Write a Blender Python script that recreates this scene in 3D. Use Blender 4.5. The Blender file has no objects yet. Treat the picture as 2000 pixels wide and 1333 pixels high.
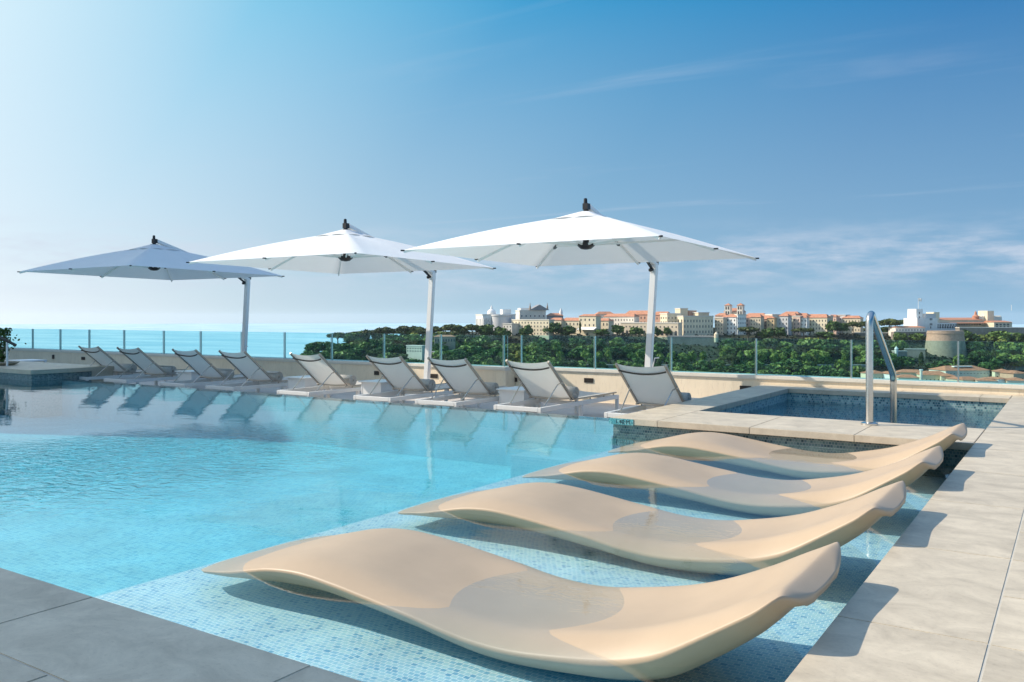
import bpy, bmesh, math, random
from mathutils import Vector, Matrix, noise
S = bpy.context.scene
COL = S.collection
R = math.radians
PI = math.pi
random.seed(7)

# ------------------------------------------------------------------ camera
cam = bpy.data.cameras.new('camera')
camo = bpy.data.objects.new('camera', cam)
COL.objects.link(camo)
camo.location = (0, 0, 1)
YAW = R(33.26)
camo.rotation_euler = (R(90), 0, YAW)
cam.sensor_width = 36
cam.lens = 30.19
cam.shift_y = -0.0233
cam.clip_start = 0.05
cam.clip_end = 30000
S.camera = camo

# ------------------------------------------------------------------ light
SUN_AZ = (-0.917, -0.40)          # towards the sun, horizontally
SUN_EL = R(37.7)
W = bpy.data.worlds.new('World')
S.world = W
W.use_nodes = True
SKY_STRENGTH = 0.1
sun = bpy.data.lights.new('sun', 'SUN')
sun.energy = 4.7
sun.angle = R(0.5)
sun.color = (1.0, 0.90, 0.76)
suno = bpy.data.objects.new('sun', sun)
COL.objects.link(suno)
sd = Vector((SUN_AZ[0] * math.cos(SUN_EL), SUN_AZ[1] * math.cos(SUN_EL), math.sin(SUN_EL))).normalized()
suno.rotation_euler = sd.to_track_quat('Z', 'Y').to_euler()
suno.location = (-30, -10, 40)
S.view_settings.view_transform = 'Standard'
S.view_settings.look = 'None'
S.view_settings.exposure = 0.16
S.view_settings.gamma = 1.0
S.cycles.use_denoising = True
S.cycles.max_bounces = 10
S.cycles.transparent_max_bounces = 24
S.cycles.caustics_reflective = False
S.cycles.caustics_refractive = False
S.cycles.sample_clamp_indirect = 6.0


def build_sky():
    nt = W.node_tree
    N, L = nt.nodes, nt.links
    bg = N['Background']
    sk = N.new('ShaderNodeTexSky')
    sk.sky_type = 'NISHITA'
    sk.sun_disc = False
    sk.sun_elevation = SUN_EL
    sk.sun_rotation = math.atan2(SUN_AZ[0], SUN_AZ[1])
    sk.altitude = 50
    sk.air_density = 1.0
    sk.dust_density = 1.2
    sk.ozone_density = 2.5
    tc = N.new('ShaderNodeTexCoord')
    sep = N.new('ShaderNodeSeparateXYZ')
    L.new(tc.outputs['Generated'], sep.inputs[0])

    def m(op, a, b=None, c=None, clamp=False):
        n = N.new('ShaderNodeMath')
        n.operation = op
        n.use_clamp = clamp
        for i, v in enumerate((a, b, c)):
            if v is None:
                continue
            if isinstance(v, (int, float)):
                n.inputs[i].default_value = v
            else:
                L.new(v, n.inputs[i])
        return n.outputs[0]
    az = m('ARCTAN2', sep.outputs['Y'], sep.outputs['X'])
    el = m('ARCSINE', sep.outputs['Z'])
    # low bank of cloud
    comb = N.new('ShaderNodeCombineXYZ')
    L.new(m('MULTIPLY', az, 5.0), comb.inputs[0])
    L.new(m('MULTIPLY', el, 22.0), comb.inputs[1])
    n1 = N.new('ShaderNodeTexNoise')
    n1.inputs['Scale'].default_value = 2.2
    n1.inputs['Detail'].default_value = 7
    n1.inputs['Roughness'].default_value = 0.62
    L.new(comb.outputs[0], n1.inputs['Vector'])
    band = N.new('ShaderNodeMapRange')
    band.interpolation_type = 'SMOOTHSTEP'
    L.new(m('ABSOLUTE', m('SUBTRACT', el, 0.062)), band.inputs['Value'])
    band.inputs['From Min'].default_value = 0.055
    band.inputs['From Max'].default_value = 0.0
    cl = N.new('ShaderNodeMapRange')
    cl.interpolation_type = 'SMOOTHSTEP'
    L.new(n1.outputs['Fac'], cl.inputs['Value'])
    cl.inputs['From Min'].default_value = 0.36
    cl.inputs['From Max'].default_value = 0.74
    low = m('MULTIPLY', m('MULTIPLY', band.outputs[0], cl.outputs[0]), 0.8)
    # high thin streaks
    comb2 = N.new('ShaderNodeCombineXYZ')
    zc = m('MAXIMUM', sep.outputs['Z'], 0.06)
    L.new(m('DIVIDE', sep.outputs['X'], zc), comb2.inputs[0])
    L.new(m('DIVIDE', sep.outputs['Y'], zc), comb2.inputs[1])
    mp = N.new('ShaderNodeMapping')
    mp.inputs['Rotation'].default_value = (0, 0, R(58))
    mp.inputs['Scale'].default_value = (0.28, 1.5, 1)
    L.new(comb2.outputs[0], mp.inputs[0])
    n2 = N.new('ShaderNodeTexNoise')
    n2.inputs['Scale'].default_value = 0.9
    n2.inputs['Detail'].default_value = 8
    n2.inputs['Roughness'].default_value = 0.6
    n2.inputs['Distortion'].default_value = 0.8
    L.new(mp.outputs[0], n2.inputs['Vector'])
    c2 = N.new('ShaderNodeMapRange')
    c2.interpolation_type = 'SMOOTHSTEP'
    L.new(n2.outputs['Fac'], c2.inputs['Value'])
    c2.inputs['From Min'].default_value = 0.56
    c2.inputs['From Max'].default_value = 0.85
    fac = m('MAXIMUM', low, m('MULTIPLY', c2.outputs[0], 0.30))
    # clear air as photographed: brightness falls away from the sun, paler towards the horizon
    dt = N.new('ShaderNodeVectorMath')
    dt.operation = 'DOT_PRODUCT'
    L.new(tc.outputs['Generated'], dt.inputs[0])
    dt.inputs[1].default_value = sd

    def lin(c):
        return tuple((x / 255 / 12.92 if x < 10 else ((x / 255 + 0.055) / 1.055) ** 2.4) for x in c)

    def ramp(keys):
        r = N.new('ShaderNodeValToRGB')
        e = r.color_ramp.elements
        while len(e) < len(keys):
            e.new(0.5)
        for i, (p, c) in enumerate(keys):
            e[i].position = (p + 1) / 2
            c = lin(c) if len(c) == 3 else c[:3]
            e[i].color = (c[0], c[1], c[2], 1)
        L.new(m('MULTIPLY_ADD', dt.outputs['Value'], 0.5, 0.5), r.inputs[0])
        return r.outputs[0]
    hi = ramp([(-0.7, (12, 92, 158)), (-0.05, (17, 118, 182)), (0.33, (56, 156, 208)), (0.53, (122, 197, 231)), (0.665, (196, 230, 246)), (0.82, (240, 248, 252)), (0.97, (1.5, 1.45, 1.35, 1))])
    lo = ramp([(-0.7, (132, 178, 210)), (-0.24, (145, 186, 215)), (0.14, (166, 199, 219)), (0.36, (203, 222, 232)), (0.515, (234, 243, 249)), (0.62, (0.94, 0.98, 1.02, 1)), (0.80, (1.2, 1.2, 1.2, 1))])
    up = N.new('ShaderNodeMapRange')
    up.clamp = True
    L.new(el, up.inputs['Value'])
    up.inputs['From Min'].default_value = 0.0
    up.inputs['From Max'].default_value = R(21)
    g1 = N.new('ShaderNodeMix')
    g1.data_type = 'RGBA'
    L.new(m('POWER', up.outputs[0], 0.85), g1.inputs[0])
    L.new(lo, g1.inputs[6])
    L.new(hi, g1.inputs[7])
    zn = N.new('ShaderNodeMapRange')
    zn.interpolation_type = 'SMOOTHSTEP'
    L.new(el, zn.inputs['Value'])
    zn.inputs['From Min'].default_value = R(24)
    zn.inputs['From Max'].default_value = R(52)
    zn.inputs['To Max'].default_value = 0.8
    g0 = N.new('ShaderNodeMix')
    g0.data_type = 'RGBA'
    L.new(zn.outputs[0], g0.inputs[0])
    L.new(g1.outputs[2], g0.inputs[6])
    g0.inputs[7].default_value = (0.31, 0.48, 0.82, 1)
    g1 = g0
    g2 = N.new('ShaderNodeVectorMath')
    g2.operation = 'SCALE'
    L.new(g1.outputs[2], g2.inputs[0])
    g2.inputs['Scale'].default_value = 0.93 / SKY_STRENGTH
    nm = N.new('ShaderNodeMix')
    nm.data_type = 'RGBA'
    nm.inputs[0].default_value = 0.03
    L.new(g2.outputs[0], nm.inputs[6])
    L.new(sk.outputs[0], nm.inputs[7])
    mix = N.new('ShaderNodeMix')
    mix.data_type = 'RGBA'
    L.new(fac, mix.inputs[0])
    L.new(nm.outputs[2], mix.inputs[6])
    k = 1 / SKY_STRENGTH
    mix.inputs[7].default_value = (0.58 * k, 0.64 * k, 0.75 * k, 1)
    L.new(mix.outputs[2], bg.inputs['Color'])
    bg.inputs['Strength'].default_value = SKY_STRENGTH


build_sky()

# ------------------------------------------------------------------ helpers
CR, SR = math.cos(YAW), math.sin(YAW)
FPX = 1677.0


def rd(r, d, z):
    """camera-ground frame (right, forward) to world"""
    return Vector((CR * r - SR * d, SR * r + CR * d, z))


def P(x, y, d):
    r = (x - 1000) / FPX * d
    return rd(r, d, 1 - (y - 620) / FPX * d)


def XatY(px, Y):
    k = (px - 1000) / FPX
    d = Y / (SR * k + CR)
    return (CR * k - SR) * d


def tag(o, label=None, cat=None, group=None, kind=None):
    for k, v in (('label', label), ('category', cat), ('group', group), ('kind', kind)):
        if v:
            o[k] = v
    return o


def empty(name, loc, rz=0):
    o = bpy.data.objects.new(name, None)
    COL.objects.link(o)
    o.location = loc
    o.rotation_euler = (0, 0, rz)
    o.empty_display_size = 0.2
    return o


def dup(o, parent=None):
    c = o.copy()
    COL.objects.link(c)
    if parent is not None:
        c.parent = parent
    for ch in list(o.children):
        dup(ch, c)
    return c


def link(name, me, parent=None, loc=None):
    o = bpy.data.objects.new(name, me)
    COL.objects.link(o)
    if parent is not None:
        o.parent = parent
    if loc is not None:
        o.location = loc
    return o


class MB:
    def __init__(s):
        s.v, s.f, s.mi = [], [], []

    def add(s, vs, fs, mi=0):
        o = len(s.v)
        s.v += [tuple(v) for v in vs]
        s.f += [tuple(i + o for i in f) for f in fs]
        s.mi += [mi] * len(fs)
        return s

    def box(s, x0, x1, y0, y1, z0, z1, mi=0, M=None):
        vs = [Vector(p) for p in ((x0, y0, z0), (x1, y0, z0), (x1, y1, z0), (x0, y1, z0),
                                  (x0, y0, z1), (x1, y0, z1), (x1, y1, z1), (x0, y1, z1))]
        if M is not None:
            vs = [M @ v for v in vs]
        return s.add(vs, [(0, 3, 2, 1), (4, 5, 6, 7), (0, 1, 5, 4), (1, 2, 6, 5), (2, 3, 7, 6), (3, 0, 4, 7)], mi)

    def bar(s, a, b, w, h, up=(0, 0, 1), mi=0):
        a, b = Vector(a), Vector(b)
        t = (b - a).normalized()
        sx = t.cross(Vector(up))
        if sx.length < 1e-5:
            sx = t.cross(Vector((1, 0, 0)))
        sx.normalize()
        uz = sx.cross(t).normalized()
        vs = []
        for p in (a, b):
            for i, j in ((-1, -1), (1, -1), (1, 1), (-1, 1)):
                vs.append(p + sx * (i * w / 2) + uz * (j * h / 2))
        return s.add(vs, [(0, 3, 2, 1), (4, 5, 6, 7), (0, 1, 5, 4), (1, 2, 6, 5), (2, 3, 7, 6), (3, 0, 4, 7)], mi)

    def tube(s, pts, rad, n=10, mi=0, cap=True):
        pts = [Vector(p) for p in pts]
        k = len(pts)
        rads = rad if isinstance(rad, (list, tuple)) else [rad] * k
        vs, fs = [], []
        ref = None
        for i, p in enumerate(pts):
            t = ((pts[min(i + 1, k - 1)] - p).normalized() + (p - pts[max(i - 1, 0)]).normalized())
            t.normalize()
            if ref is None:
                ref = t.orthogonal().normalized()
            ref = (ref - t * ref.dot(t)).normalized()
            bn = t.cross(ref)
            for j in range(n):
                a = 2 * PI * j / n
                vs.append(p + (ref * math.cos(a) + bn * math.sin(a)) * rads[i])
        for i in range(k - 1):
            for j in range(n):
                j2 = (j + 1) % n
                fs.append((i * n + j, i * n + j2, (i + 1) * n + j2, (i + 1) * n + j))
        if cap:
            fs.append(tuple(range(n - 1, -1, -1)))
            fs.append(tuple((k - 1) * n + j for j in range(n)))
        return s.add(vs, fs, mi)

    def lathe(s, prof, cx=0, cy=0, n=24, mi=0):
        vs, fs = [], []
        for (r, z) in prof:
            for j in range(n):
                a = 2 * PI * j / n
                vs.append((cx + r * math.cos(a), cy + r * math.sin(a), z))
        for i in range(len(prof) - 1):
            for j in range(n):
                j2 = (j + 1) % n
                fs.append((i * n + j, i * n + j2, (i + 1) * n + j2, (i + 1) * n + j))
        fs.append(tuple(range(n - 1, -1, -1)))
        fs.append(tuple((len(prof) - 1) * n + j for j in range(n)))
        return s.add(vs, fs, mi)

    def mesh(s, name, mats, smooth=False, bevel=0, weld=False):
        me = bpy.data.meshes.new(name)
        me.from_pydata(s.v, [], s.f)
        for m in (mats if isinstance(mats, (list, tuple)) else [mats]):
            me.materials.append(m)
        for p, i in zip(me.polygons, s.mi):
            p.material_index = i
        if bevel or weld or smooth:
            bm = bmesh.new()
            bm.from_mesh(me)
            if weld:
                bmesh.ops.remove_doubles(bm, verts=bm.verts, dist=1e-4)
            if bevel:
                es = [e for e in bm.edges if e.is_manifold and e.calc_face_angle(0) > 0.6]
                bmesh.ops.bevel(bm, geom=es, offset=bevel, segments=2, affect='EDGES', clamp_overlap=True)
            if smooth:
                for f in bm.faces:
                    f.smooth = True
                for e in bm.edges:
                    if e.is_manifold and e.calc_face_angle(0) > R(38):
                        e.smooth = False
            bm.to_mesh(me)
            bm.free()
        me.update()
        return me

    def build(s, name, mats, parent=None, **k):
        return link(name, s.mesh(name, mats, **k), parent)


# ------------------------------------------------------------------ materials
def newmat(name):
    m = bpy.data.materials.new(name)
    m.use_nodes = True
    return m, m.node_tree.nodes, m.node_tree.links, m.node_tree.nodes['Principled BSDF']


def nd(N, t, **kw):
    n = N.new(t)
    for k, v in kw.items():
        if k.startswith('i_'):
            key = k[2:].replace('_', ' ')
            n.inputs[key].default_value = v
        else:
            setattr(n, k, v)
    return n


def rgba(c):
    return (c[0], c[1], c[2], 1)


def simple(name, c, rough=0.5, var=0.08, scale=8.0, metal=0.0, spec=0.5, bump=0.0, bscale=60.0, island=0.0):
    m, N, L, b = newmat(name)
    b.inputs['Roughness'].default_value = rough
    b.inputs['Metallic'].default_value = metal
    b.inputs['Specular IOR Level'].default_value = spec
    tc = nd(N, 'ShaderNodeTexCoord')
    no = nd(N, 'ShaderNodeTexNoise', i_Scale=scale, i_Detail=5.0, i_Roughness=0.6)
    L.new(tc.outputs['Object'], no.inputs['Vector'])
    rp = nd(N, 'ShaderNodeValToRGB')
    rp.color_ramp.elements[0].position = 0.3
    rp.color_ramp.elements[1].position = 0.7
    rp.color_ramp.elements[0].color = rgba([x * (1 - var) for x in c])
    rp.color_ramp.elements[1].color = rgba([min(1, x * (1 + var)) for x in c])
    L.new(no.outputs['Fac'], rp.inputs[0])
    out = rp.outputs[0]
    if island:
        ge = nd(N, 'ShaderNodeNewGeometry')
        mr = nd(N, 'ShaderNodeMapRange')
        mr.inputs['To Min'].default_value = 1 - island
        mr.inputs['To Max'].default_value = 1 + island
        L.new(ge.outputs['Random Per Island'], mr.inputs['Value'])
        mx = nd(N, 'ShaderNodeMix', data_type='RGBA', blend_type='MULTIPLY')
        mx.inputs[0].default_value = 1
        L.new(out, mx.inputs[6])
        L.new(mr.outputs[0], mx.inputs[7])
        out = mx.outputs[2]
    L.new(out, b.inputs['Base Color'])
    if bump:
        nb = nd(N, 'ShaderNodeTexNoise', i_Scale=bscale, i_Detail=4.0)
        L.new(tc.outputs['Object'], nb.inputs['Vector'])
        bp = nd(N, 'ShaderNodeBump', i_Strength=bump, i_Distance=0.01)
        L.new(nb.outputs['Fac'], bp.inputs['Height'])
        L.new(bp.outputs[0], b.inputs['Normal'])
    return m


def stone(name, c, scale=1.0, contrast=0.16, rough=0.62, island=0.05, stretch=(1, 1, 1)):
    """limestone: broad clouds, faint directional veins, small pits"""
    m, N, L, b = newmat(name)
    b.inputs['Roughness'].default_value = rough
    b.inputs['Specular IOR Level'].default_value = 0.5
    tc = nd(N, 'ShaderNodeTexCoord')
    mp = nd(N, 'ShaderNodeMapping')
    mp.inputs['Scale'].default_value = stretch
    L.new(tc.outputs['Object'], mp.inputs[0])
    ge = nd(N, 'ShaderNodeNewGeometry')
    vadd = nd(N, 'ShaderNodeVectorMath', operation='MULTIPLY_ADD')
    L.new(ge.outputs['Random Per Island'], vadd.inputs[0])
    vadd.inputs[1].default_value = (31, 17, 0)
    L.new(mp.outputs[0], vadd.inputs[2])
    n1 = nd(N, 'ShaderNodeTexNoise', i_Scale=2.2 * scale, i_Detail=9.0, i_Roughness=0.68, i_Distortion=0.6)
    L.new(vadd.outputs[0], n1.inputs['Vector'])
    rp = nd(N, 'ShaderNodeValToRGB')
    e = rp.color_ramp.elements
    e[0].position, e[1].position = 0.25, 0.75
    e[0].color = rgba([x * (1 - contrast) * f for x, f in zip(c, (1.0, 0.985, 0.97))])
    e[1].color = rgba([min(1, x * (1 + contrast * 0.7)) for x in c])
    L.new(n1.outputs['Fac'], rp.inputs[0])
    n2 = nd(N, 'ShaderNodeTexNoise', i_Scale=22.0 * scale, i_Detail=6.0, i_Roughness=0.75)
    L.new(vadd.outputs[0], n2.inputs['Vector'])
    r2 = nd(N, 'ShaderNodeValToRGB')
    r2.color_ramp.elements[0].position, r2.color_ramp.elements[1].position = 0.30, 0.46
    r2.color_ramp.elements[0].color = (0.70, 0.68, 0.66, 1)
    r2.color_ramp.elements[1].color = (1, 1, 1, 1)
    L.new(n2.outputs['Fac'], r2.inputs[0])
    mx = nd(N, 'ShaderNodeMix', data_type='RGBA', blend_type='MULTIPLY')
    mx.inputs[0].default_value = 0.6
    L.new(rp.outputs[0], mx.inputs[6])
    L.new(r2.outputs[0], mx.inputs[7])
    mr = nd(N, 'ShaderNodeMapRange')
    mr.inputs['To Min'].default_value = 1 - island
    mr.inputs['To Max'].default_value = 1 + island
    L.new(ge.outputs['Random Per Island'], mr.inputs['Value'])
    m2 = nd(N, 'ShaderNodeMix', data_type='RGBA', blend_type='MULTIPLY')
    m2.inputs[0].default_value = 1
    L.new(mx.outputs[2], m2.inputs[6])
    L.new(mr.outputs[0], m2.inputs[7])
    L.new(m2.outputs[2], b.inputs['Base Color'])
    bp = nd(N, 'ShaderNodeBump', i_Strength=0.25, i_Distance=0.004)
    L.new(n2.outputs['Fac'], bp.inputs['Height'])
    L.new(bp.outputs[0], b.inputs['Normal'])
    return m


def mosaic(name, axes, palette, grout, size=0.026, warp=0.0, rough=0.35):
    """small square tiles in running bond; axes says which object axes carry the grid"""
    m, N, L, b = newmat(name)
    b.inputs['Roughness'].default_value = rough
    tc = nd(N, 'ShaderNodeTexCoord')
    sp = nd(N, 'ShaderNodeSeparateXYZ')
    src = tc.outputs['Object']
    if warp:
        nz = nd(N, 'ShaderNodeTexNoise', i_Scale=2.6, i_Detail=2.0)
        L.new(src, nz.inputs['Vector'])
        vm = nd(N, 'ShaderNodeVectorMath', operation='MULTIPLY_ADD')
        L.new(nz.outputs['Color'], vm.inputs[0])
        vm.inputs[1].default_value = (warp, warp, 0)
        L.new(src, vm.inputs[2])
        src = vm.outputs[0]
    L.new(src, sp.inputs[0])
    cb = nd(N, 'ShaderNodeCombineXYZ')
    if axes == 'XY':
        L.new(sp.outputs['X'], cb.inputs[0])
        L.new(sp.outputs['Y'], cb.inputs[1])
    else:
        ad = nd(N, 'ShaderNodeMath', operation='ADD')
        L.new(sp.outputs['X'], ad.inputs[0])
        L.new(sp.outputs['Y'], ad.inputs[1])
        L.new(ad.outputs[0], cb.inputs[0])
        L.new(sp.outputs['Z'], cb.inputs[1])
    br = nd(N, 'ShaderNodeTexBrick', offset=0.5)
    br.inputs['Scale'].default_value = 1.0
    br.inputs['Brick Width'].default_value = size * 1.25 if axes == 'XY' else size
    br.inputs['Row Height'].default_value = size
    br.inputs['Mortar Size'].default_value = size * 0.085
    br.inputs['Mortar Smooth'].default_value = 0.1
    br.inputs['Color1'].default_value = (0, 0, 0, 1)
    br.inputs['Color2'].default_value = (1, 1, 1, 1)
    br.inputs['Mortar'].default_value = (0.5, 0.5, 0.5, 1)
    L.new(cb.outputs[0], br.inputs['Vector'])
    rp = nd(N, 'ShaderNodeValToRGB')
    el = rp.color_ramp.elements
    while len(el) < len(palette):
        el.new(0.5)
    for i, (p, c) in enumerate(palette):
        el[i].position = p
        el[i].color = rgba(c)
    L.new(br.outputs['Color'], rp.inputs[0])
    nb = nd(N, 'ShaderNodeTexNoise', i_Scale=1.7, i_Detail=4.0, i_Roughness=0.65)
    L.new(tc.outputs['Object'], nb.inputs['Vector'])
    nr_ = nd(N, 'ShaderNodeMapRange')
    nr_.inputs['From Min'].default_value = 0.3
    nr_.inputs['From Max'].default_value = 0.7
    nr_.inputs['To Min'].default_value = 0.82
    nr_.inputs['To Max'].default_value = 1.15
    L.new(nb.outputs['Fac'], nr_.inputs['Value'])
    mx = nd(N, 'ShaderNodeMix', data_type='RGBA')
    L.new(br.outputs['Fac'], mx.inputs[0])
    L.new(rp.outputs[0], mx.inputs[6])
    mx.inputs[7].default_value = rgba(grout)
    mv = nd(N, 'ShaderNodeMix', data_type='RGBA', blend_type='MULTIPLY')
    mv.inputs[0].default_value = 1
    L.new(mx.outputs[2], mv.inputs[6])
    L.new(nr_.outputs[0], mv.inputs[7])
    L.new(mv.outputs[2], b.inputs['Base Color'])
    return m


def two_sided_fresnel(N, L, ior):
    ge = nd(N, 'ShaderNodeNewGeometry')
    mr = nd(N, 'ShaderNodeMapRange')
    L.new(ge.outputs['Backfacing'], mr.inputs['Value'])
    mr.inputs['To Min'].default_value = ior
    mr.inputs['To Max'].default_value = 1 / ior
    fr = nd(N, 'ShaderNodeFresnel')
    L.new(mr.outputs[0], fr.inputs['IOR'])
    return fr


def water_mat(name, absorb, dens, ripple=True, waves=1.0, tint=(0.97, 0.99, 1.0)):
    """clear pool water: Fresnel mirror over a clear passage, coloured by the depth of water it crosses"""
    m, N, L, b = newmat(name)
    N.remove(b)
    out = N['Material Output']
    tc = nd(N, 'ShaderNodeTexCoord')
    mp = nd(N, 'ShaderNodeMapping')
    mp.inputs['Rotation'].default_value = (0, 0, R(-20))
    mp.inputs['Scale'].default_value = (1.0, 1.6, 1)
    L.new(tc.outputs['Object'], mp.inputs[0])
    n1 = nd(N, 'ShaderNodeTexNoise', i_Scale=1.1, i_Detail=2.0, i_Roughness=0.5)
    L.new(mp.outputs[0], n1.inputs['Vector'])
    n2 = nd(N, 'ShaderNodeTexNoise', i_Scale=9.0, i_Detail=3.0, i_Roughness=0.55, i_Distortion=0.7)
    L.new(mp.outputs[0], n2.inputs['Vector'])
    hs = nd(N, 'ShaderNodeMath', operation='MULTIPLY')
    L.new(n1.outputs['Fac'], hs.inputs[0])
    hs.inputs[1].default_value = 0.0045 * waves
    h = hs.outputs[0]
    if ripple:
        # breeze patches, where the water is ruffled
        n3 = nd(N, 'ShaderNodeTexNoise', i_Scale=0.35, i_Detail=2.0)
        L.new(tc.outputs['Object'], n3.inputs['Vector'])
        vd = nd(N, 'ShaderNodeVectorMath', operation='DISTANCE')
        sc = nd(N, 'ShaderNodeVectorMath', operation='MULTIPLY')
        L.new(tc.outputs['Object'], sc.inputs[0])
        sc.inputs[1].default_value = (0.62, 0.42, 0)
        L.new(sc.outputs[0], vd.inputs[0])
        vd.inputs[1].default_value = (-6.3 * 0.62, 3.9 * 0.42, 0)
        ms = nd(N, 'ShaderNodeMapRange', interpolation_type='SMOOTHSTEP')
        L.new(vd.outputs['Value'], ms.inputs['Value'])
        ms.inputs['From Min'].default_value = 1.35
        ms.inputs['From Max'].default_value = 0.2
        ms.inputs['To Min'].default_value = 0.016
        ms.inputs['To Max'].default_value = 1.0
        mm = nd(N, 'ShaderNodeMath', operation='MULTIPLY')
        L.new(n2.outputs['Fac'], mm.inputs[0])
        L.new(ms.outputs[0], mm.inputs[1])
        fine = mm.outputs[0]
    else:
        fine = n2.outputs['Fac']
    ad = nd(N, 'ShaderNodeMath', operation='MULTIPLY_ADD')
    L.new(fine, ad.inputs[0])
    ad.inputs[1].default_value = (0.034 if ripple else 0.010) * waves
    L.new(h, ad.inputs[2])
    bp = nd(N, 'ShaderNodeBump', i_Strength=1.0, i_Distance=1.0)
    L.new(ad.outputs[0], bp.inputs['Height'])
    fr = two_sided_fresnel(N, L, 1.42)
    L.new(bp.outputs[0], fr.inputs['Normal'])
    gl = nd(N, 'ShaderNodeBsdfGlossy', i_Roughness=0.0)
    L.new(bp.outputs[0], gl.inputs['Normal'])
    tr = nd(N, 'ShaderNodeBsdfTransparent')
    tr.inputs[0].default_value = rgba(tint)
    mx = nd(N, 'ShaderNodeMixShader')
    L.new(fr.outputs[0], mx.inputs[0])
    L.new(tr.outputs[0], mx.inputs[1])
    L.new(gl.outputs[0], mx.inputs[2])
    L.new(mx.outputs[0], out.inputs['Surface'])
    va = nd(N, 'ShaderNodeVolumeAbsorption')
    va.inputs['Color'].default_value = rgba(absorb)
    va.inputs['Density'].default_value = dens
    L.new(va.outputs[0], out.inputs['Volume'])
    return m


def glass_mat(name, tint):
    m, N, L, b = newmat(name)
    N.remove(b)
    out = N['Material Output']
    fr = two_sided_fresnel(N, L, 1.25)
    gl = nd(N, 'ShaderNodeBsdfGlossy', i_Roughness=0.01)
    tr = nd(N, 'ShaderNodeBsdfTransparent')
    tr.inputs[0].default_value = rgba(tint)
    mx = nd(N, 'ShaderNodeMixShader')
    L.new(fr.outputs[0], mx.inputs[0])
    L.new(tr.outputs[0], mx.inputs[1])
    L.new(gl.outputs[0], mx.inputs[2])
    L.new(mx.outputs[0], out.inputs['Surface'])
    return m


def fabric(name, c, trans=0.35, weave=900.0):
    m, N, L, b = newmat(name)
    N.remove(b)
    out = N['Material Output']
    tc = nd(N, 'ShaderNodeTexCoord')
    no = nd(N, 'ShaderNodeTexNoise', i_Scale=3.0, i_Detail=4.0)
    L.new(tc.outputs['Object'], no.inputs['Vector'])
    rp = nd(N, 'ShaderNodeValToRGB')
    rp.color_ramp.elements[0].color = rgba([x * 0.94 for x in c])
    rp.color_ramp.elements[1].color = rgba(c)
    L.new(no.outputs['Fac'], rp.inputs[0])
    di = nd(N, 'ShaderNodeBsdfDiffuse')
    tl = nd(N, 'ShaderNodeBsdfTranslucent')
    L.new(rp.outputs[0], di.inputs[0])
    L.new(rp.outputs[0], tl.inputs[0])
    nb = nd(N, 'ShaderNodeTexNoise', i_Scale=5.0, i_Detail=3.0)
    L.new(tc.outputs['Object'], nb.inputs['Vector'])
    bp = nd(N, 'ShaderNodeBump', i_Strength=0.25, i_Distance=0.02)
    L.new(nb.outputs['Fac'], bp.inputs['Height'])
    L.new(bp.outputs[0], di.inputs['Normal'])
    mx = nd(N, 'ShaderNodeMixShader')
    mx.inputs[0].default_value = trans
    L.new(di.outputs[0], mx.inputs[1])
    L.new(tl.outputs[0], mx.inputs[2])
    L.new(mx.outputs[0], out.inputs['Surface'])
    return m


def leaf_mat(name, dark, light):
    m, N, L, b = newmat(name)
    b.inputs['Roughness'].default_value = 0.55
    b.inputs['Specular IOR Level'].default_value = 0.25
    ge = nd(N, 'ShaderNodeNewGeometry')
    oi = nd(N, 'ShaderNodeObjectInfo')
    ad = nd(N, 'ShaderNodeMath', operation='MULTIPLY_ADD')
    L.new(ge.outputs['Random Per Island'], ad.inputs[0])
    ad.inputs[1].default_value = 0.6
    ml = nd(N, 'ShaderNodeMath', operation='MULTIPLY')
    L.new(oi.outputs['Random'], ml.inputs[0])
    ml.inputs[1].default_value = 0.4
    L.new(ml.outputs[0], ad.inputs[2])
    rp = nd(N, 'ShaderNodeValToRGB')
    rp.color_ramp.elements[0].color = rgba(dark)
    rp.color_ramp.elements[1].color = rgba(light)
    L.new(ad.outputs[0], rp.inputs[0])
    L.new(rp.outputs[0], b.inputs['Base Color'])
    return m


M = {}
M['coping'] = stone('limestone_coping', (0.605, 0.52, 0.39), scale=2.4, contrast=0.30, island=0.06, rough=0.5, stretch=(0.85, 1.1, 1))
M['fascia'] = stone('limestone_edge', (0.54, 0.47, 0.37), scale=3.0, contrast=0.18)
M['grout'] = simple('pale_grout', (0.52, 0.49, 0.42), 0.8)
M['wallstone'] = stone('wall_limestone', (0.88, 0.74, 0.555), scale=0.8, contrast=0.10, stretch=(1.5, 1.5, 0.4), island=0.05)
M['wallcap'] = stone('wall_cap', (0.78, 0.72, 0.62), scale=1.0, contrast=0.08)
M['deck'] = stone('terrace_tile', (0.55, 0.50, 0.46), scale=1.0, contrast=0.12)
PAL = [(0.0, (0.015, 0.055, 0.075)), (0.25, (0.05, 0.12, 0.14)), (0.5, (0.10, 0.18, 0.185)), (0.75, (0.17, 0.25, 0.24)), (1.0, (0.07, 0.13, 0.17))]  # shade under the coping overhang is painted into these dark tile tones
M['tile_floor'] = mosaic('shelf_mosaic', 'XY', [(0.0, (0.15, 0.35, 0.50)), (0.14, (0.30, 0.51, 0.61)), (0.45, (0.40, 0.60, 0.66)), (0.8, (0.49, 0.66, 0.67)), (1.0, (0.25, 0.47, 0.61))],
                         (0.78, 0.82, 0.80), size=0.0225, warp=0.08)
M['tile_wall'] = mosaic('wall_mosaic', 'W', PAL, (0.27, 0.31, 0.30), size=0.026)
M['tile_spa'] = mosaic('spa_mosaic', 'W', [(p, [x * 2.1 for x in c]) for p, c in PAL], (0.42, 0.48, 0.47), size=0.03)  # the same palette made lighter, without that painted shade
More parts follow.
